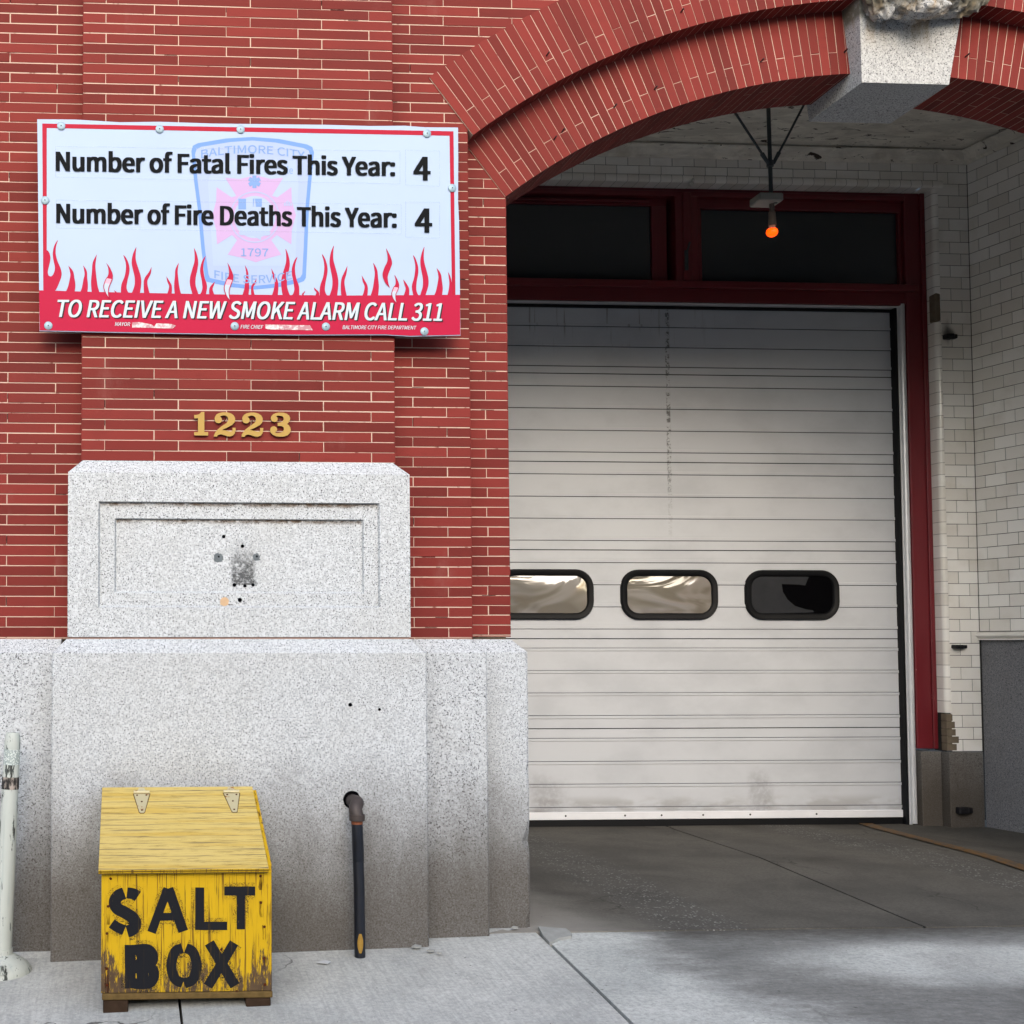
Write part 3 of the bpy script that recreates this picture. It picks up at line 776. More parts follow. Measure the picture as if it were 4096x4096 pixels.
# marks on the panel where a fixture was taken down
sc2 = 500/1932
def pk(x, y): return (700+x*sc2, 2050+y*sc2)
yQ = yP+.030
def disc(mb, cx_, cy_, r_, Y, mi=0, n=18, wob=0):
    mb.face([at(*pk(cx_+r_*cos(2*pi*i/n)*(1+wob*mnoise.noise(Vector((cx_, i*.7, 0)))), cy_+r_*sin(2*pi*i/n)*(1+wob*mnoise.noise(Vector((i*.6, cy_, 3))))), Y) for i in range(n)], mi)
for a, Y_, k_, nm in [((672, 700, 76), yQ-.0006, 'patch_grey', 'filler_patch'), ((1258, 690, 58), yQ-.0006, 'patch_grey', 'filler_patch'), ((763, 1378, 70), yP+.0154, 'patch_tan', 'filler_patch'), ((1003, 1352, 33), yP+.0148, 'void_black', 'anchor_hole')]+[((x, y, r_), yQ-.0012, 'void_black', 'anchor_hole') for x, y, r_ in ((753, 372, 27), (1043, 520, 28), (676, 682, 14), (1265, 678, 16), (918, 1120, 30), (1080, 1135, 26), (1206, 1120, 25))]:
    mb = MB(); disc(mb, *a, Y_, wob=.45 if nm == 'filler_patch' else 0); mb.build(nm, k_, panel)
g = G('soot', .9, .1); g.col((.09, .095, .10))
x_, y_, z_ = g.xyz(); c0 = at(*pk(1055, 800), yQ)
g.put(g.b.inputs['Alpha'], g.mul(g.ss(g.noise(60, 4, .7), .30, .62), g.ss(g.math('ADD', z_, g.math('MULTIPLY', g.noise(14, 3), .09)), at(*pk(1055, 420), yQ).z+.05, at(*pk(1055, 1100), yQ).z+.05, .05, .95),
   g.ss(g.math('ADD', g.math('ABSOLUTE', g.math('SUBTRACT', x_, c0.x)), g.math('MULTIPLY', g.math('SUBTRACT', g.noise(22, 5, .7), .5), .05)), .058, .036))); M['soot'] = g.m
mb = MB(); poly_on(mb, [pk(830, 380), pk(1290, 380), pk(1290, 1120), pk(830, 1120)], yQ-.0003); mb.build('soot_stain', 'soot', panel)
# plinth stones
ys = (-.115, -.015, .085)
def plinth(px_l, px_r, yf, top_y, zbot, name='granite_plinth', sides=(1, 1), extl=None, mat='granite', ptop=None):
    xl = at(px_l, 3000, yf).x if extl is None else extl; xr = at(px_r, 3000, yf).x
    zt_ = ZB1-.004
    c_ = .056
    mb = MB(); block(mb, xl, xr, yf, yf+.45, zbot, zt_, c_, sides=sides)
    return mb.build(name, mat, FS)
plinth(205, 1711, ys[0], 0, -.2)
plinth(0, 1952, ys[1]+.0, 0, -.2, extl=.6, sides=(0, 1))
def chipped(px_r):
    yf = ys[2]; xr = at(px_r, 3000, yf).x; z1 = ZB1-.004; c_ = .056; zc_ = z1-c_; N = 46; mb = MB()
    zz = lsp(-.2, zc_, N); fe = []; se = []
    for i, z in enumerate(zz):
        k = .006+.010*abs(mnoise.noise(Vector((z*7, 2.2, 0))))+.012*max(0, mnoise.noise(Vector((z*21, 7, 1))))+.03*max(0, 1-abs(z-.36)/.09)**2+.014*max(0, 1-abs(z-.02)/.06)
        if i == N: k = .004
        fe.append((xr-k, yf, z)); se.append((xr, yf+k*.8, z))
    for i in range(N):
        mb.face([(.7, yf, zz[i]), fe[i], fe[i+1], (.7, yf, zz[i+1])]); mb.face([fe[i], se[i], se[i+1], fe[i+1]]); mb.face([se[i], (xr, yf+.45, zz[i]), (xr, yf+.45, zz[i+1]), se[i+1]])
    a, b = fe[-1], se[-1]; ta = (xr-c_, yf+c_, z1); tb = (xr-c_, yf+.45, z1)
    mb.face([(.7, yf, zc_), a, ta, (.7, yf+c_, z1)]); mb.face([a, b, ta]); mb.face([b, (xr, yf+.45, zc_), tb, ta]); mb.face([(.7, yf+c_, z1), ta, tb, (.7, yf+.45, z1)])
    return mb.build('granite_plinth', 'granite', FS)
pr_ = chipped(2116)
plinth(0, 240, ys[1]+.0, 0, -.2, extl=-3.2, sides=(0, 0))
mb = MB(); block(mb, 2*AX-1.69, 8.0, ys[2], .5, -.2, ZB1-.004, .056); mb.build('granite_plinth', 'granite', FS)
mb = MB(); mb.box((pL+.004, yP+.006, ZB1-.005), (pR-.004, .1, ZB1+.005)); mb.build('bed_joint', 'pink_mortar', FS)
yq = ys[0]-.0008
for px, py, r_ in ((1401, 2819, 8), (1518, 2838, 6)):
    mb = MB(); mb.face([at(px+r_*cos(2*pi*i/12), py+r_*sin(2*pi*i/12), yq) for i in range(12)]); mb.build('drill_hole', 'void_black', FS)
for px, py in ((1865, 545), (2185, 225), (2247, 530), (2455, 432), (2617, 360), (2722, 52), (3042, 250), (3376, 212), (3862, 230), (1850, 510), (2215, 560)):
    y_ = .09 if py < 300 and px < 2800 else .19
    p = at(px, py, y_); mb = MB(); mb.tube([p+Vector((0, .03, 0)), p+Vector((.006, -.018, .010))], .0035, 6); mb.build('iron_nail', 'black_iron', FS)

# ---- recess behind the arch
YT, YF, YD = 2.9, 3.0, 3.075
ZC = 4.588
def tiles(mb, fn, u0, u1, v0, v1, zref, uoff, tw=.1545, th=.0814, half=True, mi=0, dep=.01):
    k = math.floor((v0-zref)/th); g_ = .0017
    while zref+k*th < v1-.003:
        a = max(v0, zref+k*th); b = min(v1, zref+(k+1)*th); off = uoff+(tw/2 if k % 2 else 0)
        i = math.floor((u0-off)/tw)
        while off+i*tw < u1:
            l = max(u0, off+i*tw); r_ = min(u1, off+(i+1)*tw)
            if r_-l > .008 and b-a > .006: mb.brick(fn, l+g_, r_-g_, a+g_, b-g_, random.uniform(-.0004, .0004), dep, .0012, .0012, mi)
            i += 1
        k += 1
XC = 5.788                                  # inner corner
XB = at(3752, 1500, YT).x                   # rounded corner beside the door frame
z_t = at(3900, 3006, YT).z; z_lt = at(2900, 704, YT).z; z_lb = at(2900, 734, YT).z
zr_t = 4.367-40*.0814
br = .032
mb = MB()
tiles(mb, flatw(YT), XB+br, XC, z_t, 4.52, zr_t, at(3806, 1240, YT).x)
tiles(mb, flatw(YT), 1.0, XB+br, z_lt, 4.52, zr_t, at(2953, 665, YT).x-.077)
mb.face([(1.0, YT+.003, z_lt-.01), (XC+.3, YT+.003, z_lt-.01), (XC+.3, YT+.003, 4.53), (1.0, YT+.003, 4.53)], 1)
mb.face([(XB+br, YT+.003, z_t), (XC+.3, YT+.003, z_t), (XC+.3, YT+.003, z_lt), (XB+br, YT+.003, z_lt)], 1)
mb.build('tile_wall', ['glazed_tile', 'tile_grout'], FS)
# rounded tiles up the jamb and along the head
mb = MB(); k = 0
mb.face([(XB+.006, YT+.02, z_t), (XB+.006, YF+.04, z_t), (XB+.006, YF+.04, z_t+.27), (XB+.006, YT+.02, z_t+.27)], 1)
z = z_t+.26
while z < z_lt-.02:
    z2 = min(z_lt, z+.0814); g_ = .0011; t = random.random()
    arc = [(XB+br-br*sin(a), YT+br-br*cos(a)) for a in lsp(0, pi/2, 8)]+[(XB, YF+.04)]
    for i in range(len(arc)-1):
        (xa_, ya_), (xb__, yb_) = arc[i], arc[i+1]
        mb.face([(xa_, ya_, z+g_), (xb__, yb_, z+g_), (xb__, yb_, z2-g_), (xa_, ya_, z2-g_)], 0, t)
    z = z2; k += 1
arc2 = [(XB+br+.004-(br)*sin(a), YT+br+.004-br*cos(a)) for a in lsp(0, pi/2, 8)]+[(XB+.004, YF+.04)]
for i in range(len(arc2)-1):
    mb.face([(arc2[i][0], arc2[i][1], z_t+.26), (arc2[i+1][0], arc2[i+1][1], z_t+.26), (arc2[i+1][0], arc2[i+1][1], z_lt), (arc2[i][0], arc2[i][1], z_lt)], 1)
o = mb.build('tile_jamb', ['glazed_tile', 'tile_grout'], FS, smooth=True)
mb = MB(); x = 1.0
while x < XB+br:
    x2 = x+.0768; t = random.random(); prev = None
    rb = z_lt-z_lb
    arc = [(YT+rb-rb*sin(a)-.004, z_lt-rb+rb*cos(a)) for a in lsp(0, pi/2, 7)][::1]
    arc = [(YT-.004+rb*(1-sin(a)), z_lb+rb*(cos(a))) for a in lsp(0, pi/2, 7)]
    arc = [(YT-.012+.02*(1-cos(a*2))/2*0+0.0+(-.010)*sin(a), z_lt-.002-(rb-.004)*a/(pi/2)) for a in lsp(0, pi/2, 7)]
    arc = [(YT-.014*sin(a), z_lt-.001-(rb*.7)*(1-cos(a))) for a in lsp(0, pi/2, 6)]+[(YT-.012, z_lb+.006), (YT+.0, z_lb), (YF+.02, z_lb)]
    for i in range(len(arc)-1):
        mb.face([(x+.001, arc[i][0], arc[i][1]), (x2-.001, arc[i][0], arc[i][1]), (x2-.001, arc[i+1][0], arc[i+1][1]), (x+.001, arc[i+1][0], arc[i+1][1])], 0, t)
    x = x2
mb.face([(1, YT-.001, z_lt), (XB, YT-.001, z_lt), (XB, YT-.001, z_lb+.004), (1, YT-.001, z_lb+.004)], 1)
mb.build('bullnose_row', ['glazed_tile', 'tile_grout'], FS)
# splayed right wall, granite dado, moulding
SP = -.19; ln = math.hypot(1, SP); du = Vector((-SP/ln, -1/ln, 0)); dn = Vector((1/ln, -SP/ln, 0))   # along the wall outwards; into the wall
O = Vector((XC, YT, 0))
fnr = lambda u, v, d: tuple(O+du*u+dn*d+Vector((0, 0, v)))
z_led = at(3925, 2527, YT).z; z_ldb = at(3950, 2556, YT).z
mb = MB(); tiles(mb, fnr, 0, 2.5, z_led, 4.56, zr_t, .075)
mb.face([fnr(-.0, z_led-.02, .003), fnr(2.5, z_led-.02, .003), fnr(2.5, 4.58, .003), fnr(0, 4.58, .003)], 1)
mb.build('tile_wall', ['glazed_tile', 'tile_grout'], FS)
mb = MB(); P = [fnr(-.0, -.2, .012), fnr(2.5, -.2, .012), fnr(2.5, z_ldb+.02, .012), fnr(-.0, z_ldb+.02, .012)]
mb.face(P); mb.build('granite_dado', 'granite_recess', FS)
mb = MB(); pf = [(.0, z_led), (-.022, z_led-.004), (-.034, z_led-.016), (-.034, z_led-.03), (-.02, z_led-.042), (-.012, z_led-.05), (-.018, z_led-.056), (-.016, z_ldb), (.012, z_ldb)]
for u0, u1 in ((0, 2.5),):
    for i in range(len(pf)-1): mb.face([fnr(u0-.0, pf[i][1], pf[i][0]), fnr(u1, pf[i][1], pf[i][0]), fnr(u1, pf[i+1][1], pf[i+1][0]), fnr(u0, pf[i+1][1], pf[i+1][0])], 0, .2)
mb.face([fnr(0, z_, d_) for d_, z_ in pf], 0)
mb.build('dado_moulding', 'glazed_tile', FS, smooth=False)
# granite slab at the foot of the tile strip and of the door frame
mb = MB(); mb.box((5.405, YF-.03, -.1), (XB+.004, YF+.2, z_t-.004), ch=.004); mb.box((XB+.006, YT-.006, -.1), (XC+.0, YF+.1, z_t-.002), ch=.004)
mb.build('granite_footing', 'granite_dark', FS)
mb = MB()
for k_ in range(5):
    zz = z_t+.005+k_*.05; w_ = (.055, .07, .05, .045, .03)[k_]
    mb.box((XB-.002, YT-.0006*(1+k_ % 2), zz), (XB+w_+.012, YT+.06, zz+.0495), ch=.004)
mb.build('broken_edge', 'old_brick_core', FS)
# ceiling, cornice, unseen side
mb = MB(); nx, ny = 60, 30; vs = []
for j in range(ny+1):
    for i in range(nx+1):
        x = .3+6.3*i/nx; y = .42+2.55*j/ny; vs.append((x, y, ZC+.006*mnoise.noise(Vector((x*2, y*3, 0)))))
mb.raw(vs, [[j*(nx+1)+i, j*(nx+1)+i+1, (j+1)*(nx+1)+i+1, (j+1)*(nx+1)+i] for j in range(ny) for i in range(nx)])
mb.box((.2, .42, ZC+.03), (6.9, 3.6, ZC+.3))
mb.build('ceiling', 'flaking_plaster', FS)
mb = MB(); cp = [(0, 4.503), (-.012, 4.503), (-.02, 4.512), (-.03, 4.516), (-.034, 4.53), (-.05, 4.556), (-.066, 4.566), (-.074, 4.570), (-.074, 4.577), (-.050, 4.578), (-.050, ZC+.01)]
cfn = flatw(YT)
for i in range(len(cp)-1):
    (d0, z0), (d1, z1) = cp[i], cp[i+1]
    A_ = Vector(fnr(0, 0, 0))
    c0 = Vector((XC+d0*1.2, YT+d0, z0)); c1 = Vector((XC+d1*1.2, YT+d1, z1))
    mb.face([(1.0, YT+d0, z0), c0, c1, (1.0, YT+d1, z1)])
    e0 = Vector(fnr(2.5, z0, d0)); e1 = Vector(fnr(2.5, z1, d1)); mb.face([c0, e0, e1, c1])
mb.build('cornice', 'flaking_plaster', FS)
mb = MB(); mb.face([(1.08, YT, -.1), (1.08, YT, 4.6), (.6, .45, 4.6), (.6, .45, -.1)]); mb.build('tile_wall', 'glazed_tile', FS)
# red timber frame
zfb = at(3700, 2995, YF).z; XR0 = at(3650, 2200, YF).x; XR1 = XB-.002
zh = z_lb+.0                        # head
ts = lambda py: at(3000, py, YF).z
FR = MB()
def rb(x0, x1, z0, z1, y0, y1=None, ch=.004): FR.box((x0, y0, z0), (x1, (YF+.14) if y1 is None else y1, z1), ch=ch)
rb(XR0, XR1-.03, zfb, zh, YF+.0); rb(XR1-.032, XR1, zfb, zh-.003, YF-.014)
z_s1, z_s2 = at(2500, 1118, YF-.03).z, at(2500, 1146, YF-.03).z       # transom sill
z_td = at(2800, 1208, YF).z
rb(1.2, XR0+.002, z_td, z_s2+.004, YF+.004); rb(1.2, XR0+.07, z_s2, z_s1, YF-.034); 
z_pt = at(3000, 838, YF+.03).z; z_pb = z_s1-.002
zr1 = at(3000, 775, YF).z; zr2 = at(3000, 808, YF).z
rb(1.2, XR0+.002, zr1, zh, YF+.002); rb(1.2, XR0+.001, zr1-.03, zr1+.006, YF-.012)
xm0, xm1 = at(2700, 900, YF).x, at(2790, 900, YF).x
rb(xm0, xm1, z_pb, zr1, YF-.006); rb(xm0+.05, xm1-.05, z_pb, zr1-.004, YF-.018)
rb(xm1+.002, xm1+.022, z_pb, zr1, YF+.012)
# sashes
def sash(x0, x1, wl, wr, zt0, zt1, yy):
    rb(x0, x1, zt1, zt0, yy); rb(x0, x0+wl, z_pb, zt1, yy+.002); rb(x1-wr, x1, z_pb, zt1, yy+.002)
sash(1.2, at(2690, 900, YF+.05).x-.04, .08, at(2690, 900, YF+.05).x-.04-at(2607, 900, YF+.05).x, zr1-.02, at(2400, 818, YF+.05).z, YF+.05)
rb(1.2, at(2600, 800, YF).x, at(2400, 800, YF).z, at(2400, 790, YF).z, YF+.02)
sash(xm1+.022, XR0+.001, .02, XR0-at(3593, 950, YF+.03).x, zr1-.002, z_pt, YF+.026)
FRo = FR.build('door_frame', 'red_timber', FS)
for x0, x1, yy in ((1.2, at(2620, 900, YF+.07).x, YF+.075), (xm1+.03, at(3600, 950, YF+.05).x, YF+.055)):
    mb = MB(); mb.face([(x0, yy, z_pb-.01), (x1, yy, z_pb-.01), (x1, yy, zr1+.02), (x0, yy, zr1+.02)]); mb.build('transom_pane', 'dark_glass', FRo)
mb = MB(); p = at(2745, 1030, YF-.02); mb.box((p.x-.014, YF-.03, p.z-.09), (p.x+.012, YF-.018, p.z+.05), ch=.004); mb.tube([(p.x, YF-.03, p.z+.03), (p.x+.015, YF-.045, p.z+.10)], .007, 8)
mb.build('sash_latch', 'grey_iron', FRo)
mb = MB(); p = at(2763, 738, YT-.02); mb.lathe([(0, -.03), (.016, -.026), (.018, -.01), (.008, 0), (.008, .03)], (p.x, YT-.01, p.z), 'y', 14); mb.tube([(p.x, YT-.02, p.z+.01), (p.x+.012, YT-.03, p.z+.04)], .006, 8)
mb.build('insulator_knob', 'insulator', FS)
mb = MB()
mb.box((1.2, YF+.16, 2.0), (5.6, YF+.2, 4.6)); mb.build('dark_interior', 'void_black', FS)
# ---- overhead door
ZD = lambda py: at(2040, py, YD).z
XD0, XD1 = 1.45, at(3596, 2200, YD+.0).x
sec = [ZD(v) for v in (1215, 1490.6, 1844.3, 2198.3, 2554.7, 2915.5, 3262)]
groove = [ZD(v) for v in (1301.4, 1382.3, 1461.5, 1541.6, 1630.5, 1718.5, 1805.6, 1894.5, 1984.2, 2072.2, 2160.2, 2249, 2338, 2427, 2516)]
groove2 = [ZD(v) for v in (2592, 2682, 2772, 2863, 2954, 3047, 3138, 3231)]
mb = MB()
prof = []   # (z, y, material of the face above this point)
ev = []
for z in groove: ev.append((z, 'u'))
for z in groove2: ev.append((z, 'd'))
for z in sec[1:-1]: ev.append((z, 'j'))
ev.sort()
zb_ = sec[-1]; cur = (zb_, YD); faces = []
def step(z, y, mi):
    global cur
    faces.append((cur, (z, y), mi)); cur = (z, y)
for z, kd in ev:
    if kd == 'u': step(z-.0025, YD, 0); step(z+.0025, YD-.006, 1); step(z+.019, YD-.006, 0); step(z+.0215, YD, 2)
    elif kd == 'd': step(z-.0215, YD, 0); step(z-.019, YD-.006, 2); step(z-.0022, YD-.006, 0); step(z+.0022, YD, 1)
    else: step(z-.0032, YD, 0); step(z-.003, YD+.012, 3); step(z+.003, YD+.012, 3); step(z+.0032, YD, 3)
step(sec[0]+.04, YD, 0)
NXD = 40
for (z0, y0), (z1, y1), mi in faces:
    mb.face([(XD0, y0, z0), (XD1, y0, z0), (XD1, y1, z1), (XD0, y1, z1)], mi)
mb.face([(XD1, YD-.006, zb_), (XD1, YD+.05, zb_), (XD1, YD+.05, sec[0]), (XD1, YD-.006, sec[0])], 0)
DOOR = mb.build('overhead_door', ['door_paint', 'ledge_shade_dirt', 'door_crease', 'door_joint'], FS)
def rrect(x0, x1, z0, z1, r_, n=8):
    out = []
    for cx_, cz_, a0 in ((x1-r_, z1-r_, 0), (x0+r_, z1-r_, 90), (x0+r_, z0+r_, 180), (x1-r_, z0+r_, 270)):
        for i in range(n+1): a = R(a0+90*i/n); out.append((cx_+r_*cos(a), cz_+r_*sin(a)))
    return out
wz1, wz0 = at(2700, 2279, YD).z, at(2700, 2479, YD).z
wf = [(at(2481, 2380, YD).x, at(2868, 2380, YD).x), (at(2977, 2380, YD).x, at(3353, 2380, YD).x)]
ww = wf[0][1]-wf[0][0]
wf = [(at(2372, 2380, YD).x-ww, at(2372, 2380, YD).x)]+wf
for q, (x0, x1) in enumerate(wf):
    lo = [(0, YD+.002), (.0, YD-.016), (.008, YD-.027), (.036, YD-.025), (.044, YD-.016), (.046, YD-.004)]
    loops = [rrect(x0+i, x1-i, wz0+i, wz1-i, .125-i) for i, _ in lo]
    vs = []; n = len(loops[0])
    for (i_, y_), lp in zip(lo, loops): vs += [(x, y_, z) for x, z in lp]
    fs = [[a*n+b, a*n+(b+1) % n, (a+1)*n+(b+1) % n, (a+1)*n+b] for a in range(len(lo)-1) for b in range(n)]
    mb = MB(); mb.raw(vs, fs); smooth_angle(mb.build('window_gasket', 'rubber', DOOR), 50)
    i = .0430
    if q < 2:
        # slightly domed pane
        mb = MB(); lp = rrect(x0+i, x1-i, wz0+i, wz1-i, .125-i); cx_, cz_ = (x0+x1)/2, (wz0+wz1)/2; vs = []
        ks = (1, .85, .65, .4, .2)
        for k in ks: vs += [(cx_+(x-cx_)*k, YD-.0085-.010*(1-k*k), cz_+(z-cz_)*k) for x, z in lp]
        n = len(lp); vs.append((cx_, YD-.0185, cz_))
        fs = [[a*n+b, a*n+(b+1) % n, (a+1)*n+(b+1) % n, (a+1)*n+b] for a in range(len(ks)-1) for b in range(n)]+[[(len(ks)-1)*n+b, (len(ks)-1)*n+(b+1) % n, len(vs)-1] for b in range(n)]
        mb.raw(vs, fs); mb.build('window_pane', 'acrylic', DOOR, smooth=True)
    else:
        lp = rrect(x0+i, x1-i, wz0+i, wz1-i, .125-i)
        mb = MB(); mb.face([(x, YD-.0072, z) for x, z in lp]); mb.build('window_opening', 'void_black', DOOR)
        s9 = 1600/1932
        br_ = [(1490, 185), (1470, 232), (1440, 228), (1357, 225), (1362, 262), (1385, 300), (1420, 330), (1470, 346), (1508, 352), (1512, 362)]
        pts = [(2000+a*s9, 2150+b*s9) for a, b in br_]
        xs_ = at(*pts[0], YD).x
        ring_ = [p for p in lp if p[0] <= xs_]+[(at(*p, YD).x, at(*p, YD).z) for p in pts[::-1]]
        mb = MB(); mb.face([(x, YD-.0105, z) for x, z in ring_]); mb.build('broken_pane', 'smoked_acrylic', DOOR)
# bottom rail, seal, rivets
mb = MB(); z0, z1 = at(2110, 3281, YD-.01).z, at(2110, 3251, YD-.01).z
mb.box((XD0, YD-.014, z0), (XD1+.012, YD+.03, z1), ch=.003)
for px in (2260, 2497, 2643, 2809, 2997, 3262): mb.lathe([(0, -.004), (.006, -.002), (.007, 0)], (at(px, 3270, YD).x, YD-.014, (z0+z1)/2+.002), 'y', 10, 1)
mb.build('bottom_rail', ['aluminium', 'grey_iron'], DOOR)
mb = MB(); mb.box((XD0, YD-.008, -.07), (XD1+.03, YD+.03, z0-.0005), ch=.006); mb.build('bottom_seal', 'rubber', DOOR)
# weather strip, track
zt_ = at(3000, 1216, YF+.04).z
mb = MB(); mb.box((at(3606, 2400, YF+.022).x, YF+.021, -.06), (at(3614, 2400, YF+.03).x-.0006, YD+.02, zt_+.02), ch=.004); mb.box((XD0, YD-.020, at(2800, 1236, YD-.02).z), (XD1+.02, YD+.02, zt_+.045), ch=.005)
mb.build('weather_strip', 'rubber', FS)
mb = MB(); xk0, xk1 = at(3614, 2400, YF+.03).x, XR0-.002
mb.box((xk0, YF+.02, -.05), (xk0+.024, YF+.12, z_td+.01), ch=.003); mb.box((xk0+.024, YF+.05, -.05), (xk0+.045, YF+.12, z_td-.0), ch=.002)
mb.tube([(xk1-.022, YF+.02, -.04), (xk1-.022, YF+.02, z_td+.012)], .021, 14); mb.box((1.2, YF+.01, at(2800, 1216, YF).z), (xk1-.01, YF+.1, z_td-.002), ch=.004)
mb.build('door_track', 'white_metal', FS)
# iron hinge pins left in the tile jamb
for px, py, w_, h_ in ((3806, 1345, 48, 20), (3843, 2587, 52, 16), (3862, 3243, 60, 26)):
    p = at(px, py, YT-.03); q = at(px+w_/2, py+h_/2, YT-.03)
    hw, hh = q.x-p.x, p.z-q.z
    mb = MB(); mb.box((p.x-hw, YT-.05, p.z-hh), (p.x+hw*.3, YT+.03, p.z+hh), ch=.006); mb.box((p.x+hw*.25, YT-.035, p.z-hh*.8), (p.x+hw, YT+.03, p.z+hh*.9), ch=.004)
    mb.build('hinge_pin', 'black_iron', FS)
g = G('oil_stain', .8, .2); g.col((.03, .03, .035)); pz = at(3790, 1330, YT); x_, y_, z_ = g.xyz()
g.put(g.b.inputs['Alpha'], g.mul(g.ss(g.math('ADD', g.math('ADD', g.math('MULTIPLY', g.math('ABSOLUTE', g.math('SUBTRACT', x_, pz.x)), 1.6), g.math('ABSOLUTE', g.math('SUBTRACT', z_, pz.z))), g.math('MULTIPLY', g.noise(14, 4), .06)), .15, .03), .6)); M['oil_stain'] = g.m
mb = MB(); mb.face([(XB+br, YT-.0018, pz.z-.15), (XC-.06, YT-.0018, pz.z-.15), (XC-.06, YT-.0018, pz.z+.15), (XB+br, YT-.0018, pz.z+.15)]); mb.build('oil_stain', 'oil_stain', FS)
mb = MB(); p0, p1 = at(3745, 1175, YT+.02), at(3768, 1290, YT+.02)
mb.box((XB-.006, YT-.003, p1.z), (XB+.035, YT+.07, p0.z), ch=.01); mb.build('broken_edge', 'old_brick_core', FS)
mb = MB(); p = at(3752, 2225, YF-.02); mb.box((p.x-.016, YF-.05, p.z-.045), (p.x+.012, YF-.012, p.z+.045), ch=.005); mb.build('door_switch', 'black_iron', FS)

# ================================================================== HANGING LAMP
YL = 1.3
pA, pB = at(3067, 440, YL), at(3084, 770, YL)
LM = thing('hanging_lamp', 'bare orange light bulb hung on a braced iron pipe below the arch', 'lamp', (pB.x, YL, ZC))
lx = pB.x
mb = MB(); mb.tube([(lx-.01, YL, ZC), (lx, YL, pB.z)], .0105, 14); mb.lathe([(.045, 0), (.045, -.012), (.012, -.02)], (lx-.01, YL, ZC+.002), 'z', 20)
smooth_angle(mb.build('stem', 'grey_iron', LM))
zc_ = at(3075, 655, YL).z
for sx, pxe, pye in ((-1, 2943, 455), (1, 3215, 420)):
    e = at(pxe, pye, YL-.05); s0 = Vector((lx+sx*.014, YL-.004, zc_)); d = (e-s0); k = (ZC-s0.z)/d.z
    mb = MB(); mb.tube([s0, s0+d*k], .0062, 10); mb.tube([s0, s0+d.normalized()*.065], [.009, .011], 10); smooth_angle(mb.build('brace', 'grey_iron', LM))
mb = MB(); mb.tube([(lx-.002, YL, zc_-.016), (lx-.002, YL, zc_+.016)], .018, 14); mb.build('clamp', 'grey_iron', LM)
b0, b1 = at(3036, 769, YL-.05), at(3134, 823, YL-.05)
zb0_ = at(3084, 802, YL-.05).z
mb = MB(); mb.box((b0.x+.004, YL-.055, zb0_), (b1.x, YL+.06, b0.z), ch=.006)
mb.lathe([(.0, -.002), (.010, -.002), (.010, .004)], (lx+.012, YL-.02, zb0_-.001), 'z', 16, 1)
mb.build('junction_box', ['box_grey', 'grey_iron'], LM)
z1 = zb0_; z2 = at(3084, 860, YL).z; z3 = at(3084, 902, YL).z
mb = MB(); mb.lathe([(.013, z1+.002), (.013, z2+.02), (.017, z2+.015), (.0205, z3+.012), (.021, z3), (.018, z3-.001)], (lx+.003, YL, 0), 'z', 20); smooth_angle(mb.build('socket', 'socket', LM))
zb_l = at(3080, 925, YL).z
mb = MB(); mb.lathe([(.015, z3+.004), (.017, z3-.012), (.024, z3-.026)], (lx+.002, YL, 0), 'z', 20); smooth_angle(mb.build('bulb_neck', 'bulb_neck', LM))
zbc = at(3080, 928, YL).z; rbl = .0295
mb = MB(); mb.lathe([(.0235, z3-.0265)]+[(rbl*sin(a), zbc+rbl*cos(a)*.92) for a in lsp(R(55), pi-.02, 14)], (lx+.001, YL, 0), 'z', 24); smooth_angle(mb.build('bulb', 'lit_bulb', LM), 80)

# ================================================================== SIGN
YS = -.022
SG = thing('fire_sign', 'white sign with red flames counting fatal fires and fire deaths this year', 'sign', (.5, YS, 2.47))
top = [(149, 477), (300, 478), (480, 489), (640, 487), (850, 494), (1100, 497), (1300, 499), (1480, 504), (1620, 503), (1700, 509), (1832, 510)]
rt = [(1833, 640), (1832, 800), (1836, 880), (1839, 1100), (1842, 1342)]
bt = [(1640, 1346), (1540, 1340), (1200, 1341), (900, 1338), (600, 1333), (340, 1328), (158, 1324)]
lf = [(154, 900)]
mb = MB(); out = [at(px, py, YS) for px, py in top+rt+bt+lf]
mb.prism(out, (0, .005, 0)); mb.build('sign_board', 'sign_white', SG)
def Q(i): return YS-.0006*i
# label strips, frame, band
mb = MB()
poly_on(mb, [(165, 495), (182, 514), (182, 1130), (175, 1165), (165, 1165)], Q(1)); # left bar upper
fr_o = [(170, 494), (1814, 526)]
bar = lambda pts: poly_on(mb, pts, Q(2))
mb = MB()
poly_on(mb, [(169, 494), (187, 512), (187, 1160), (173, 1160)], Q(1))
poly_on(mb, [(169, 494), (1814, 525), (1798, 543), (187, 512)], Q(1))
poly_on(mb, [(1814, 525), (1822, 1185), (1808, 1185), (1798, 543)], Q(1))
mb.build('border_line', 'sign_border', SG)
mb = MB()
band = [(156, 1161), (400, 1168), (900, 1178), (1400, 1182), (1840, 1179), (1841, 1339), (1640, 1343), (1540, 1337), (1200, 1338), (900, 1335), (600, 1330), (340, 1325), (159, 1321)]
poly_on(mb, band, Q(3))
def base_y(x): return 1168+14*min(1, max(0, (x-200)/1100))+6
sc1 = 900/1830; sc2_ = 950/1932
c1 = lambda x, y: (100+x*sc1, 430+y*sc1)
c2 = lambda x, y: (950+x*sc2_, 430+y*sc2_)
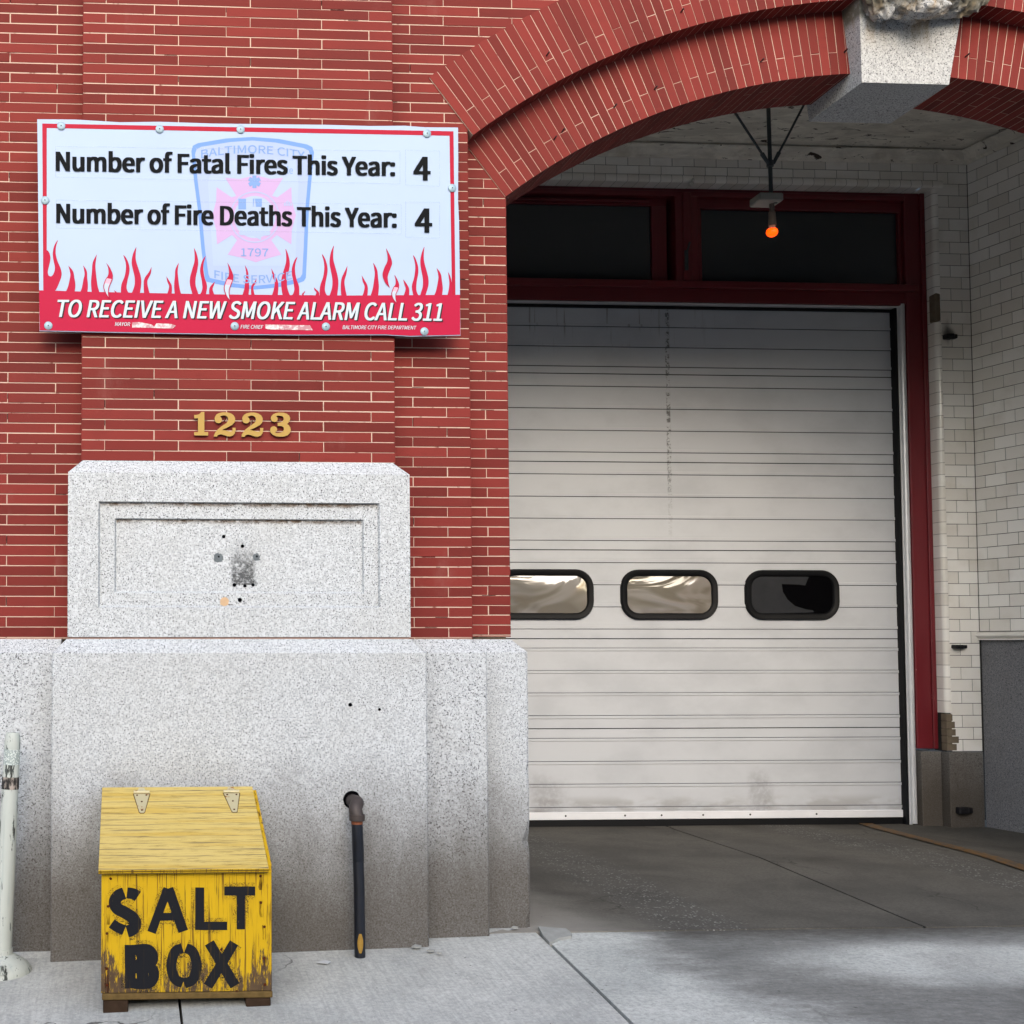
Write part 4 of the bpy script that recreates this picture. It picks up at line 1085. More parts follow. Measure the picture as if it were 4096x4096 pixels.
TMPL = [(0, 0), (.02, .2), (.18, .38), (.25, .56), (.22, .70), (.12, .83), (.27, .76), (.40, .62), (.42, .48), (.33, .30), (.28, .15), (.36, .05), (.50, .02), (.60, .10), (.68, .22), (.67, .38), (.57, .56), (.53, .70), (.60, .86), (.76, 1.0), (.73, .88), (.74, .72), (.87, .54), (.98, .38), (1.0, .22), (.92, 0)]
def double(conv, x0, x1, xl, yl, xr, yr, mirror=False, narrow=0):
    pl = conv(x0, 0)[0]; pr2 = conv(x1, 0)[0]; yb_ = base_y((pl+pr2)/2)
    ytop = min(conv(0, yl)[1], conv(0, yr)[1]); H = yb_-ytop
    T_ = TMPL if not mirror else [(1-u, v) for u, v in TMPL][::-1]
    pts = []
    for u, v in T_:
        if narrow: u = u+(0.5-u)*narrow*max(0, 1-v*4)
        pts.append((pl+(pr2-pl)*u, yb_-H*v+ (4 if v == 0 else 0)))
    pp = catmull([(p[0], p[1], 0) for p in pts], 4)
    poly_on(mb, [(p.x, p.y) for p in pp], Q(2))
def single(conv, x0, x1, tx, ty, Yq=None):
    (a, _), (b, _) = conv(x0, 0), conv(x1, 0); t = conv(tx, ty); yb_ = base_y((a+b)/2)+3; H = yb_-t[1]; W = b-a
    if tx < (x0+x1)/2: Lp = [(a, yb_), (a+.30*W, yb_-.22*H), (a+.48*W, yb_-.5*H), (t[0]+.18*W, t[1]+.28*H), t]; Rp = [(t[0]+.42*W, t[1]+.2*H), (b-.08*W, yb_-.55*H), (b+.0*W, yb_-.3*H), (b-.1*W, yb_)]
    else: Lp = [(a+.1*W, yb_), (a, yb_-.3*H), (a+.1*W, yb_-.58*H), (t[0]-.45*W, t[1]+.2*H), t]; Rp = [(t[0]-.16*W, t[1]+.25*H), (b-.45*W, yb_-.5*H), (b-.28*W, yb_-.22*H), (b, yb_)]
    A_ = catmull([(p[0], p[1], 0) for p in Lp], 5); B_ = catmull([(p[0], p[1], 0) for p in [t]+Rp], 5)
    poly_on(mb, [(p.x, p.y) for p in A_]+[(p.x, p.y) for p in B_[1:]], Q(2))
double(c1, 780, 945, 803, 1200, 905, 1135); double(c1, 1340, 1487, 1460, 1203, 1365, 1143, True, .25)
double(c2, 355, 505, 485, 1208, 395, 1150, True, .05); double(c2, 668, 820, 685, 1180, 770, 1122); double(c2, 1410, 1555, 1430, 1190, 1520, 1132, False, .35)
# flame climbing the left border
lf_ = [(150, 1160), (187, 1165), (207, 1215), (200, 1270), (186, 1330), (192, 1365), (215, 1372), (235, 1345), (243, 1300), (230, 1235), (226, 1180), (240, 1120), (268, 1078), (252, 1130), (250, 1190), (265, 1250), (290, 1310), (298, 1360), (280, 1420), (236, 1498), (150, 1498)]
pp = catmull([(*c1(*p), 0) for p in lf_], 4); poly_on(mb, [(p.x, p.y) for p in pp], Q(2))
for a in ((318, 410, 352, 1285), (440, 512, 472, 1282), (537, 612, 585, 1193), (722, 748, 724, 1485), (965, 1020, 1030, 1295), (1150, 1195, 1150, 1372), (1213, 1275, 1252, 1260), (1497, 1550, 1545, 1415)): single(c1, *a)
for a in ((35, 95, 60, 1282), (110, 145, 155, 1387), (275, 332, 275, 1307), (525, 550, 552, 1490), (620, 665, 620, 1462), (840, 895, 895, 1285), (1010, 1060, 1010, 1363), (1075, 1150, 1103, 1260), (1340, 1398, 1347, 1397), (1590, 1670, 1620, 1305), (1700, 1748, 1712, 1335)): single(c2, *a)
mb.build('flame_band', 'sign_red', SG)
# curling tongues that fade to white
mb = MB()
def tongue(conv, x0, x1, tx, ty, bx, by, fade=True):
    t = conv(tx, ty); b = conv(bx, by); a0 = conv(x0, 0)[0]; a1 = conv(x1, 0)[0]; H = b[1]-t[1]; W = a1-a0
    Rr = [t, (a1-.28*W, t[1]+.16*H), (a1, t[1]+.36*H), (a1-.18*W, t[1]+.52*H), (a1-.45*W, t[1]+.7*H), (b[0]-.16*W, t[1]+.88*H), b]
    Ll = [b, (a0+.3*W, t[1]+.88*H), (a0, t[1]+.68*H), (a0+.18*W, t[1]+.5*H), (a0+.5*W, t[1]+.33*H), (a0+.5*W, t[1]+.16*H), t]
    Rc = catmull([(*p, 0) for p in Rr], 5); Lc = catmull([(*p, 0) for p in Ll], 5)[::-1]
    n = len(Rc)
    for i in range(n-1):
        mi = 0 if (not fade or i < n*.40) else (2 if i < n*.52 else 1)
        poly_on(mb, [(Lc[i].x, Lc[i].y), (Rc[i].x, Rc[i].y), (Rc[i+1].x, Rc[i+1].y), (Lc[i+1].x, Lc[i+1].y)], Q(5), mi)
    if fade:
        for C_, s_ in ((Lc, -1), (Rc, 1)):
            for i in range(int(n*.4), n-1):
                poly_on(mb, [(C_[i].x-1.6, C_[i].y), (C_[i].x+1.6, C_[i].y), (C_[i+1].x+1.6, C_[i+1].y), (C_[i+1].x-1.6, C_[i+1].y)], Q(6), 0)
for a in ((c1, 640, 715, 660, 1262, 690, 1555), (c1, 1620, 1695, 1645, 1260, 1675, 1575), (c2, 1180, 1258, 1207, 1142, 1240, 1467, False), (c2, 1255, 1315, 1275, 1357, 1300, 1595)):
    mb = MB(); tongue(*a); mb.build('flame_tongue', ['sign_red', 'sticker_white', 'flame_light'], SG)
# faded emblem
se = 560/1639
ce = lambda x, y: (740+x*se, 530+y*se)
sh = [(75, 215), (92, 155), (150, 125), (480, 70), (790, 52), (1100, 75), (1430, 140), (1490, 170), (1510, 230), (1480, 560), (1450, 900), (1432, 1350), (1415, 1700), (1390, 1740), (1330, 1762), (1090, 1812), (820, 1837), (540, 1810), (250, 1745), (232, 1700), (190, 1350), (150, 900), (105, 560)]
cxs, cys = 800, 945
inn = [(x+(42 if x < cxs-250 else -42 if x > cxs+250 else 0), y+(42 if y < 400 else -42 if y > 1600 else 0)) for x, y in sh]
inn2 = [(x+(72 if x < cxs-250 else -72 if x > cxs+250 else 0), y) for x, y in inn]
mb = MB(); n = len(sh)
for i in range(n): poly_on(mb, [ce(*sh[i]), ce(*sh[(i+1) % n]), ce(*inn[(i+1) % n]), ce(*inn[i])], Q(1), 0)
poly_on(mb, [ce(*p) for p in inn], YS-.0004, 1)
poly_on(mb, [ce(*p) for p in ((330, 330), (1290, 330), (1330, 600), (1290, 1560), (330, 1560), (270, 600))], YS-.0007, 4)
# maltese cross
mc = [(470, 530), (640, 545), (830, 500), (1000, 545), (1150, 530), (1020, 740), (1080, 760), (1245, 640), (1250, 800), (1300, 970), (1250, 1140), (1245, 1310), (1075, 1200), (1010, 1260), (1130, 1430), (980, 1470), (830, 1520), (680, 1470), (500, 1430), (610, 1260), (550, 1200), (375, 1310), (365, 1140), (320, 970), (365, 800), (370, 640), (545, 760), (600, 740)]
poly_on(mb, [ce(*p) for p in mc], Q(2), 2)
circ = lambda r_, n=36: [(815+r_*cos(2*pi*i/n), 990+r_*1.03*sin(2*pi*i/n)) for i in range(n)]
for i in range(36):
    A_, B_ = circ(292), circ(280); poly_on(mb, [ce(*A_[i]), ce(*A_[(i+1) % 36]), ce(*B_[(i+1) % 36]), ce(*B_[i])], Q(3), 1)
poly_on(mb, [ce(*p) for p in circ(240)], YS-.0014, 4)
for a in ((625, 775, 715, 900), (795, 775, 900, 870)): poly_on(mb, [ce(a[0], a[1]), ce(a[2], a[1]), ce(a[2], a[3]), ce(a[0], a[3])], Q(3), 3)
poly_on(mb, [ce(800, 870), ce(815, 750), ce(832, 870)], Q(4), 1)
poly_on(mb, [ce(*p) for p in ((625, 1165), (1005, 1165), (990, 1205), (890, 1210), (890, 1262), (800, 1210), (640, 1200))], Q(3), 1)
for k in range(3):
    a = R(60*k+90); ca, sa = cos(a), sin(a); cx_, cy_ = 813, 577
    poly_on(mb, [ce(cx_+ca*u-sa*v, cy_+(sa*u+ca*v)) for u, v in ((-74, -24), (74, -24), (74, 24), (-74, 24))], YS-.0018-.0001*k, 3)
for k, (x, h) in enumerate(((1165, 50), (1185, 65), (1205, 75), (1225, 60), (1245, 45))): poly_on(mb, [ce(x-6, 860), ce(x+6, 860), ce(x+6, 870-h), ce(x-6, 870-h)], Q(3), 1)
arc_t = lambda k: (lambda u: k*(1-(2*u-1)**2))
text_on(mb, 'BALTIMORE CITY', [ce(190, 205), ce(1400, 225), ce(1400, 320), ce(190, 300)], YS-.0011, 3, .012, warp=arc_t(.024))
text_on(mb, 'FIRE SERVICE', [ce(345, 1610), ce(1250, 1620), ce(1250, 1715), ce(345, 1705)], YS-.0011, 3, .012, warp=arc_t(-.02))
text_on(mb, '1797', [ce(655, 1355), ce(975, 1358), ce(975, 1452), ce(655, 1448)], YS-.0018, 3, .01)
text_on(mb, 'le', [ce(1200, 390), ce(1265, 395), ce(1262, 485), ce(1198, 480)], YS-.0011, 3, 0)
mb.build('faded_emblem', ['emblem_blue', 'emblem_pale', 'emblem_pink', 'emblem_mid', 'emblem_light'], SG)
# edges of the film labels stuck over the printing
for q in ([(222, 585), (1600, 604), (1600, 735), (222, 708)], [(225, 800), (1605, 818), (1605, 935), (225, 912)], [(1622, 600), (1758, 604), (1758, 745), (1622, 740)], [(1622, 806), (1758, 809), (1758, 952), (1622, 948)]):
    mb = MB(); h_ = .7
    for k in range(4):
        (xa_, ya_), (xb__, yb_) = q[k], q[(k+1) % 4]
        dx, dy = (0, h_) if k % 2 == 0 else (h_, 0)
        poly_on(mb, [(xa_-dx, ya_-dy), (xa_+dx, ya_+dy), (xb__+dx, yb_+dy), (xb__-dx, yb_-dy)], YS-.0026-.0001*k)
    mb.build('label_edge', 'label_film', SG)
mb = MB()
mb = MB(); text_on(mb, 'Number of Fatal Fires This Year:', [c1(258, 347), c2(1275, 395), c2(1275, 556), c1(258, 515)], YS-.0032, 0, .040); mb.build('count_text', 'sign_black', SG)
mb = MB(); text_on(mb, 'Number of Fire Deaths This Year:', [c1(262, 770), c2(1288, 808), c2(1288, 976), c1(262, 938)], YS-.0032, 0, .040); mb.build('count_text', 'sign_black', SG)
mb = MB(); text_on(mb, '4', [c2(1440, 405), c2(1562, 405), c2(1562, 590), c2(1440, 590)], YS-.0032, 0, .040); mb.build('count_text', 'sign_black', SG)
mb = MB(); text_on(mb, '4', [c2(1452, 825), c2(1575, 825), c2(1575, 1014), c2(1452, 1014)], YS-.0032, 0, .040); mb.build('count_text', 'sign_black', SG)
mb = MB()
q = [c1(268, 1563), c2(1660, 1592), c2(1660, 1737), c1(268, 1704)]
text_on(mb, 'TO RECEIVE A NEW SMOKE ALARM CALL 311', [(x+5, y+4) for x, y in q], YS-.0036, 1, .022, .22)
text_on(mb, 'TO RECEIVE A NEW SMOKE ALARM CALL 311', q, YS-.0042, 0, .022, .22)
mb.build('call_text', ['sign_letter', 'sign_shadow'], SG)
for s_, q in (('MAYOR', [c1(732, 1745), c1(855, 1747), c1(855, 1778), c1(732, 1776)]), ('FIRE CHIEF', [c2(25, 1768), c2(210, 1770), c2(210, 1800), c2(25, 1799)]), ('BALTIMORE CITY FIRE DEPARTMENT', [c2(855, 1772), c2(1455, 1776), c2(1455, 1806), c2(855, 1803)])):
    mb = MB(); text_on(mb, s_, q, YS-.0036, 0, .014, .2); mb.build('small_print', 'sign_letter', SG)
mb = MB()
poly_on(mb, [c1(872, 1748), c1(930, 1745), c1(1030, 1765), c1(1050, 1780), c1(1070, 1755), c1(1190, 1760), c1(1228, 1775), c1(1200, 1798), c1(1000, 1792), c1(872, 1790)], YS-.0030)
mb.build('peeled_label', 'peeled_label', SG); mb = MB()
poly_on(mb, [c2(225, 1765), c2(590, 1772), c2(612, 1812), c2(250, 1805), c2(225, 1795)], YS-.0030)
mb.build('peeled_label', 'peeled_label', SG)
for px, py in (c1(295, 152), c1(1095, 178), c1(1753, 181), c2(1540, 214), c1(163, 757), c2(1745, 657), c1(190, 1776), c1(1705, 1780), c2(718, 1784), c2(1519, 1823)):
    p = at(px, py, YS); mb = MB()
    mb.lathe([(0, -.0048), (.003, -.0048), (.0036, -.0030), (.006, -.0026), (.0160, -.0019), (.0170, -.0012), (.0172, -.0002)], (p.x, YS-.003, p.z), 'y', 22)
    mb.lathe([(0, -.0002), (.0022, -.0002), (.0022, .001)], (p.x, YS-.003-.0049, p.z), 'y', 10, 1)
    smooth_angle(mb.build('washer_screw', ['zinc', 'void_black'], SG), 40)

# ================================================================== HOUSE NUMBER
sd = 440/1932
D1 = [(118, 172), (150, 175), (195, 165), (225, 145), (240, 122), (297, 122), (297, 475), (362, 475), (362, 535), (118, 535), (118, 475), (185, 475), (185, 232), (118, 232)]
D2 = [(475, 240), (482, 205), (510, 165), (560, 140), (620, 127), (690, 127), (760, 145), (810, 180), (835, 225), (838, 265), (825, 305), (790, 345), (740, 375), (680, 405), (630, 425), (608, 437), (650, 442), (700, 455), (750, 468), (775, 462), (790, 440), (792, 400), (848, 400), (845, 450), (830, 500), (800, 535), (750, 553), (700, 550), (640, 530), (590, 515), (555, 520), (530, 535), (515, 555), (462, 555), (468, 520), (490, 475), (530, 430), (590, 380), (650, 340), (690, 310), (712, 275), (715, 240), (700, 205), (670, 185), (630, 182), (590, 192), (570, 205), (595, 225), (608, 255), (600, 290), (575, 315), (540, 320), (505, 308), (482, 280)]
D3 = [(1462, 235), (1470, 200), (1500, 165), (1550, 142), (1610, 132), (1680, 134), (1740, 150), (1785, 185), (1803, 225), (1800, 265), (1780, 305), (1745, 335), (1780, 355), (1808, 395), (1815, 440), (1800, 490), (1760, 530), (1700, 552), (1630, 558), (1560, 550), (1500, 525), (1460, 485), (1448, 440), (1460, 400), (1490, 378), (1525, 372), (1560, 390), (1577, 425), (1570, 455), (1545, 475), (1548, 488), (1590, 493), (1640, 485), (1680, 460), (1695, 425), (1685, 390), (1655, 370), (1583, 368), (1583, 315), (1625, 308), (1670, 290), (1690, 255), (1685, 215), (1655, 192), (1610, 186), (1570, 192), (1563, 205), (1580, 225), (1583, 260), (1565, 290), (1530, 298), (1490, 288), (1468, 265)]
HN = thing('house_number', 'gold house number 1223 standing off the brick below the sign', 'house number', (.47, 0, 2.04))
for D in (D1, D2, [(x+485, y+4) for x, y in D2], D3):
    mb = MB(); mb.prism([at(750+x*sd, 1620+y*sd, -.016) for x, y in D], (0, .009, 0), 0, 1)
    c_ = at(750+sum(x for x, y in D)/len(D)*sd, 1620+sum(y for x, y in D)/len(D)*sd, -.01)
    mb.tube([(c_.x, -.008, c_.z+.02), (c_.x, .006, c_.z+.02)], .003, 6, 1)
    mb.build('digit', ['gold', 'gold_edge'], HN)

# ================================================================== SALT BOX
zgb = zg(.2, -.66)
bx0, bx1, byf, byb = -.094, .502, -.665, -.150
z0b = zgb+.036; zft = .392; zbt = .598
SB = thing('salt_box', 'yellow wooden salt box with sloping lid and black stencil lettering', 'salt box', (.2, -.4, zgb))
mb = MB(); mb.box((bx0, byf, z0b+.022), (bx1, byf+.014, zft), ch=.002); FP = mb.build('front_panel', 'yellow_front', SB)
mb = MB()
sp = lambda x: [(x, byf+.0145, z0b+.022), (x, byb, z0b+.022), (x, byb, zbt-.004), (x, byf+.0145, zft+.002)]
for x, up in ((bx0+.004, 0), (bx1-.011, .017)):
    mb = MB(); mb.prism([(a, b, c+(up if c > z0b+.1 else 0)) for a, b, c in sp(x)], (.013, 0, 0)); mb.build('side_panel', 'yellow_front', SB)
mb = MB(); mb.box((bx0+.019, byb-.014, z0b+.022), (bx1-.012, byb-.0005, zbt-.006)); mb.build('back_panel', 'yellow_front', SB)
mb = MB(); mb.box((bx0+.003, byf-.008, z0b), (bx1+.002, byb, z0b+.0215), ch=.003); mb.build('base_board', 'plywood_edge', SB)
for px0, px1, hh in ((412, 513, 0), (984, 1083, .004)):
    xa_, xb_2 = at(px0, 4040, byf).x, at(px1, 4040, byf).x
    mb = MB(); mb.box((xa_, byf-.004, zgb-.03), (xb_2, byb+.03, z0b-.001), ch=.004); mb.build('foot', 'old_wood', SB)
# lid
lx0, lx1 = bx0-.010, bx1-.0125
lf0 = Vector((0, byf-.022, zft-.002)); lf1 = Vector((0, byb+.010, zbt+.010))
dl = (lf1-lf0).normalized(); nl = Vector((0, -dl.z, dl.y)); th = .017
mb = MB()
def lp(x, t, h):
    p = lf0.lerp(lf1, t)+nl*h; return Vector((x, p.y, p.z))
for (h0, h1, mi, ins) in ((0, .004, 1, .001), (.004, .008, 2, 0), (.008, .012, 1, .001), (.012, .0165, 2, 0)):
    mb.raw([lp(lx0+ins, 0, h0)+dl*ins, lp(lx1-ins, 0, h0)+dl*ins, lp(lx1-ins, 1, h0), lp(lx0+ins, 1, h0), lp(lx0+ins, 0, h1)+dl*ins, lp(lx1-ins, 0, h1)+dl*ins, lp(lx1-ins, 1, h1), lp(lx0+ins, 1, h1)],
           [(3, 2, 1, 0), (0, 1, 5, 4), (1, 2, 6, 5), (2, 3, 7, 6), (3, 0, 4, 7)], mi)
h1 = .0165
mb.raw([lp(lx0+.002, 0, h1+.0015)+dl*.003, lp(lx1-.002, 0, h1+.0015)+dl*.003, lp(lx1-.002, 1, h1+.0015), lp(lx0+.002, 1, h1+.0015), lp(lx0, 0, h1), lp(lx1, 0, h1), lp(lx1, 1, h1), lp(lx0, 1, h1)],
       [(0, 1, 2, 3), (4, 5, 1, 0), (5, 6, 2, 1), (6, 7, 3, 2), (7, 4, 0, 3)], 0)
LID = mb.build('lid', ['yellow_lid', 'plywood_edge', 'yellow_front'], SB)
# strap hinges
for xc in (at(566, 3200, byb).x, at(922, 3200, byb).x):
    hb = h1+.0030; mb = MB()
    L_ = [(-.030, .905), (.030, .905), (.010, .672), (.006, .660), (-.006, .660), (-.010, .672)]
    mb.prism([lp(xc+a*1.16, .79+(t-.79)*1.07, hb-.0012) for a, t in L_], nl*-.0010, 2)
    pts = [lp(xc+a, t, hb) for a, t in L_]; mb.prism(pts, nl*-.0020)
    mb.tube([lp(xc-.031, .925, hb+.001), lp(xc+.031, .925, hb+.001)], .0065, 10, 0)
    mb.prism([lp(xc-.016, .945, hb), lp(xc+.016, .945, hb), lp(xc+.010, .99, hb), lp(xc-.010, .99, hb)], nl*-.002)
    for a, t in ((-.018, .885), (.018, .885), (0, .80), (0, .69)):
        mb.tube([lp(xc+a, t, hb-.001), lp(xc+a, t, hb+.002)], .0036, 8, 1)
    mb.build('hinge', ['hinge', 'rust', 'plywood_edge'], LID)
# stencil lettering
sf = 1200/1789
cf = lambda x, y: (x*sf, 2800+y*sf)
ORD = [0]
def sten(mb, polys, grow=0, mi=0, Y0=byf-.0008):
    for p in polys:
        ORD[0] += 1; poly_on(mb, [cf(*q) for q in p], Y0-.00006*(ORD[0] % 8), mi)
def stroke(pts, wd, n=6):
    P = catmull([(x, y, 0) for x, y in pts], n); out = []
    Ls = []; Rs = []
    for i, p in enumerate(P):
        a = P[max(0, i-1)]; b = P[min(len(P)-1, i+1)]; d = (b-a).normalized(); nn = Vector((-d.y, d.x, 0))*wd/2
        Ls.append(p+nn); Rs.append(p-nn)
    return [[(Ls[i].x, Ls[i].y), (Rs[i].x, Rs[i].y), (Rs[i+1].x, Rs[i+1].y), (Ls[i+1].x, Ls[i+1].y)] for i in range(len(P)-1)]
def strip(mb, pts, wd, Yq, mi=0):
    for q in stroke(pts, wd): poly_on(mb, [cf(*p) for p in q], Yq, mi)
LET = (
    (((822, 1172), (795, 1156), (757, 1150)), 66), (((741, 1152), (705, 1168), (684, 1205), (700, 1243), (745, 1268), (790, 1298), (808, 1335), (790, 1368), (758, 1380)), 72), (((741, 1372), (700, 1355), (666, 1332)), 60)), (
    (((903, 1386), (1000, 1124)), 52), (((1004, 1124), (1093, 1380)), 60), (((950, 1294), (1052, 1290)), 46)), (
    (((1191, 1118), (1191, 1372)), 54), (((1163, 1347), (1355, 1347)), 50)), (
    (((1337, 1139), (1522, 1139)), 54), (((1436, 1115), (1436, 1368)), 50)), (
    (((775, 1460), (778, 1720)), 64), (((805, 1490), (880, 1487), (912, 1525), (895, 1570), (805, 1580)), 62), (((805, 1600), (895, 1595), (918, 1640), (890, 1688), (800, 1692)), 62), (((850, 1515), (850, 1670)), 70)), (
    (((1088, 1480), (1045, 1500), (1024, 1560), (1024, 1610), (1045, 1665), (1090, 1688)), 60), (((1108, 1480), (1148, 1500), (1170, 1560), (1170, 1610), (1148, 1668), (1098, 1690)), 60)), (
    (((1248, 1448), (1402, 1705)), 62), (((1396, 1448), (1240, 1707)), 58))
for L_ in LET:
    for nm, mt, Yq, gw, dz in (('stencil_letter', 'stencil_black', byf-.0006, 0, .0000045), ('overspray', 'overspray', byf-.0002, 46, .0000015)):
        mb = MB()
        for pts, wd in L_: strip(mb, pts, wd+gw, Yq)
        for i in range(0, len(mb.v), 4):      # overlapping strokes lie at separate depths
            for j in range(4):
                v = mb.v[i+j]; mb.v[i+j] = (v[0], v[1]-dz*(i//4), v[2])
        mb.build(nm, mt, FP)
for x, y in ((660, 1065), (638, 1392), (637, 1602), (638, 1700), (738, 1760), (1553, 1050), (1556, 1208), (1577, 1352), (1575, 1540), (1580, 1697), (1411, 1738), (645, 1230), (1320, 1488)):
    p = at(*cf(x, y), byf)
    if (y > 1190 and x < 700) or x > 1500:
        hl = random.uniform(.03, .07); mb = MB(); zl = max(p.z-hl, z0b+.024); mb.face([(p.x-.009, byf-.0013, p.z+.006), (p.x+.009, byf-.0013, p.z+.006), (p.x+.006, byf-.0013, zl), (p.x-.006, byf-.0013, zl)]); mb.build('rust_streak', 'rust_streak', FP)
    mb = MB(); mb.lathe([(0, -.0015), (.0045, -.001), (.005, .0)], (p.x, byf-.0012, p.z), 'y', 8); mb.build('nail_head', 'rust', FP)

# ================================================================== POST, PIPE, LITTER
pb = gat(22, 3850); pb = Vector((-.487, -.19, zg(-.487, -.19)))
DP = thing('delineator_post', 'leaning flaked white plastic post with a black band', 'post', pb)
ptop = at(51, 2930, pb.y); ptop.x = at(52, 2930, pb.y).x
mb = MB(); mb.lathe([(.115, -.03), (.115, .006), (.105, .022), (.085, .040), (.055, .058), (.042, .064), (.041, .085)], pb, 'z', 36)
mb.lathe([(0, -.022), (.017, -.020), (.019, -.006), (.012, 0)], (pb.x+.01, pb.y-.098, pb.z+.03), 'y', 14)
smooth_angle(mb.build('post_base', 'flaked_white', DP), 40)
d = ptop-(pb+Vector((0, 0, .06))); s0 = pb+Vector((0, 0, .06))
mb = MB(); mb.tube([s0, s0+d*.35, s0+d*.55, s0+d*.96, s0+d*.985, ptop], [.038, .036, .034, .031, .029, .024], 22); smooth_angle(mb.build('post_tube', 'flaked_white', DP), 40)
mb = MB(); t0, t1 = .745, .80; mb.tube([s0+d*t0, s0+d*t1], [.0335, .0333], 22, caps=False); smooth_angle(mb.build('black_band', 'worn_black', DP), 40)
mb = MB(); mb.tube([s0+d*.855, s0+d*.925], [.0326, .0322], 22, caps=False); smooth_angle(mb.build('reflector_band', 'reflector', DP), 40)

yv = -.20; q0 = at(1440, 3832, yv); vx = q0.x; vz0 = zg(vx, yv)
VP = thing('drain_pipe', 'black iron pipe with rusty elbow coming out of the granite base', 'pipe', (vx, yv, vz0))
pe = at(1408, 3203, ys[0]); 
zt2 = at(1428, 3290, yv).z; x_t = at(1428, 3290, yv).x
mb = MB(); mb.tube([(vx, yv, vz0-.002), (vx-.002, yv, vz0+.27), (x_t, yv, zt2)], .0215, 18); mb.tube([(vx-.004, yv, vz0+.37), (vx-.004, yv, vz0+.372), (x_t, yv, zt2)], [.0215, .0228, .0222], 18)
smooth_angle(mb.build('upright_pipe', 'pipe_black', VP), 40)
mb = MB(); A_ = Vector((pe.x, ys[0]+.03, pe.z)); B_ = Vector((pe.x+.002, ys[0]-.02, pe.z)); T_ = Vector((x_t, yv, zt2+.012))
mid = Vector((x_t-.004, yv+.014, pe.z-.010))
el = catmull([A_, B_, Vector((pe.x+.010, yv+.032, pe.z-.001)), mid+Vector((0, -.004, -.012)), Vector((x_t, yv, pe.z-.05)), T_], 6)
mb.tube(el, .0265, 20); mb.tube([T_+Vector((0, 0, .020)), T_+Vector((0, 0, -.004))], .031, 20); smooth_angle(mb.build('elbow', 'pipe_rust', VP), 40)
mb = MB(); mb.tube([T_+Vector((0, 0, -.003)), T_+Vector((0, 0, -.018))], .0226, 18); mb.build('thread', 'rust_ring', VP)
mb = MB(); n = 20
for i in range(n):   # daub of yellow paint wrapped on the foot
    pass
vs = []
for j in range(9):
    zz = vz0+.018+.075*j/8; wdt = .30+.55*sin(pi*j/8)
    for i in range(9):
        a = -pi/2-.1+wdt*(i/8-.5)*1.3; vs.append((vx+.0219*cos(a), yv+.0219*sin(a), zz))
mb.raw(vs, [[j*9+i, j*9+i+1, (j+1)*9+i+1, (j+1)*9+i] for j in range(8) for i in range(8)]); mb.build('yellow_daub', 'yellow_paint', VP)
mb = MB(); n = 24
mb.face([(pe.x+.036*cos(2*pi*i/n)*(1+.15*mnoise.noise(Vector((i*.8, 0, 0)))), ys[0]-.0012, pe.z+.004+.036*sin(2*pi*i/n)) for i in range(n)])
mb.build('pipe_hole', 'void_black', FS)
mb = MB(); mb.face([at(px, py, ys[0]-.0006) for px, py in ((1395, 3195), (1400, 3172), (1418, 3168), (1440, 3185), (1450, 3212), (1438, 3222), (1420, 3200))]); mb.build('sealant_smear', 'sealant', FS)
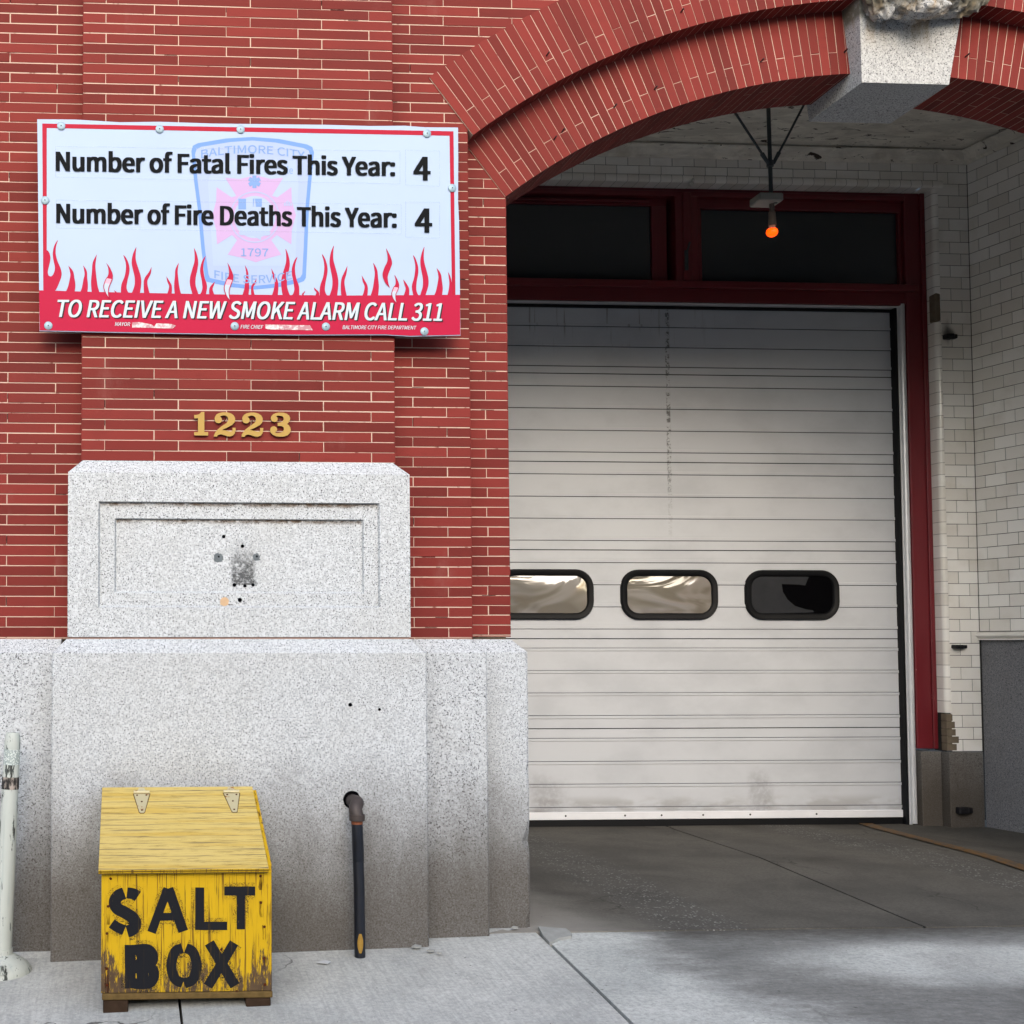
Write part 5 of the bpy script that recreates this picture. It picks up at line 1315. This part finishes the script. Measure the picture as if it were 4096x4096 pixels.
# broken corner of concrete
c3 = lambda x, y: (2020+x*980/1932, 3050+y*980/1932)
mb = MB(); top_ = [(262, 1312), (345, 1322), (480, 1330), (528, 1368), (520, 1390), (430, 1405), (352, 1440), (300, 1385)]
P = []
for q in top_:
    p = gat(*c3(*q)); P.append(Vector((p.x, p.y, p.z+.012)))
mb.prism(P, (0, 0, -.05)); tag(mb.build('concrete_chunk', 'broken_concrete'), 'broken pale slab of concrete lying at the corner of the granite jamb', 'rubble')
def litter(px, py, pts, mat, name, label, cat):
    p = gat(px, py); mb = MB(); mb.prism([(p.x+a, p.y+b, p.z+.006+c) for a, b, c in pts], (0, 0, .006 if cat == 'rubble' else .002)); tag(mb.build(name, mat), label, cat, 'concrete chips by the wall' if cat == 'rubble' else None)
for px, py, sc_ in ((1668, 3796, 1), (1725, 3812, .8), (1760, 3822, .5), (2060, 3720, .7), (2200, 3760, .6)):
    litter(px, py, [(-.022*sc_, 0, 0), (-.004*sc_, .014*sc_, .003), (.02*sc_, .006*sc_, .001), (.012*sc_, -.012*sc_, 0), (-.01*sc_, -.012*sc_, 0)], 'broken_concrete', 'concrete_chip', 'small pale chip of concrete lying on the pavement near the granite base', 'rubble')
litter(1295, 3857, [(-.03, 0, 0), (.005, .012, .004), (.028, .002, .002), (.012, -.02, 0)], 'paper', 'paper_scrap', 'small white scrap of paper on the sidewalk left of the pipe', 'litter')

# ================================================================== HOUSES ACROSS THE ROAD (mirrored in the door windows)
plain('house_stone', '#c0b096', .85); plain('house_brick', '#9a6a58', .85); plain('house_grey', '#b5b6b2', .85); plain('house_trim', '#b9b2a2', .7); plain('house_glass', '#1c2226', .1, .6)
def row_house(x0, x1, h, mt, label):
    T = thing('row_house', label, 'house', ((x0+x1)/2, -16.2, -.32))
    mb = MB(); mb.box((x0, -24, -.5), (x1, -16.2, h), ch=.02); mb.build('wall', mt, T)
    mb = MB(); mb.box((x0, -16.2, h-.35), (x1, -15.85, h-.05), ch=.05); mb.build('cornice', 'house_trim', T)
    w_ = (x1-x0)/3
    for fl in range(2):
        for k in range(3):
            cx_ = x0+w_*(k+.5); z0 = .6+fl*3.0
            if fl == 0 and k == 2:
                mb = MB(); mb.box((cx_-.5, -16.25, -.3), (cx_+.5, -16.1, 2.2), ch=.03); mb.build('door', 'red_timber', T); continue
            mb = MB(); mb.box((cx_-.6, -16.25, z0-.1), (cx_+.6, -16.12, z0+1.9), ch=.03); f_ = mb.build('window_frame', 'house_trim', T)
            mb = MB(); mb.box((cx_-.5, -16.2, z0), (cx_+.5, -16.1, z0+1.8), ch=.01); mb.build('window_pane', 'house_glass', f_)
for a in ((-9, -3.2, 6.3, 'house_brick', 'brown brick row house across the road from the fire station'), (-3.1, 2.6, 6.0, 'house_stone', 'tan stone row house across the road from the fire station'), (2.7, 8.6, 6.6, 'house_grey', 'grey rendered row house across the road from the fire station'), (8.7, 14.5, 6.1, 'house_stone', 'tan stone row house at the right end of the row across the road')): row_house(*a)
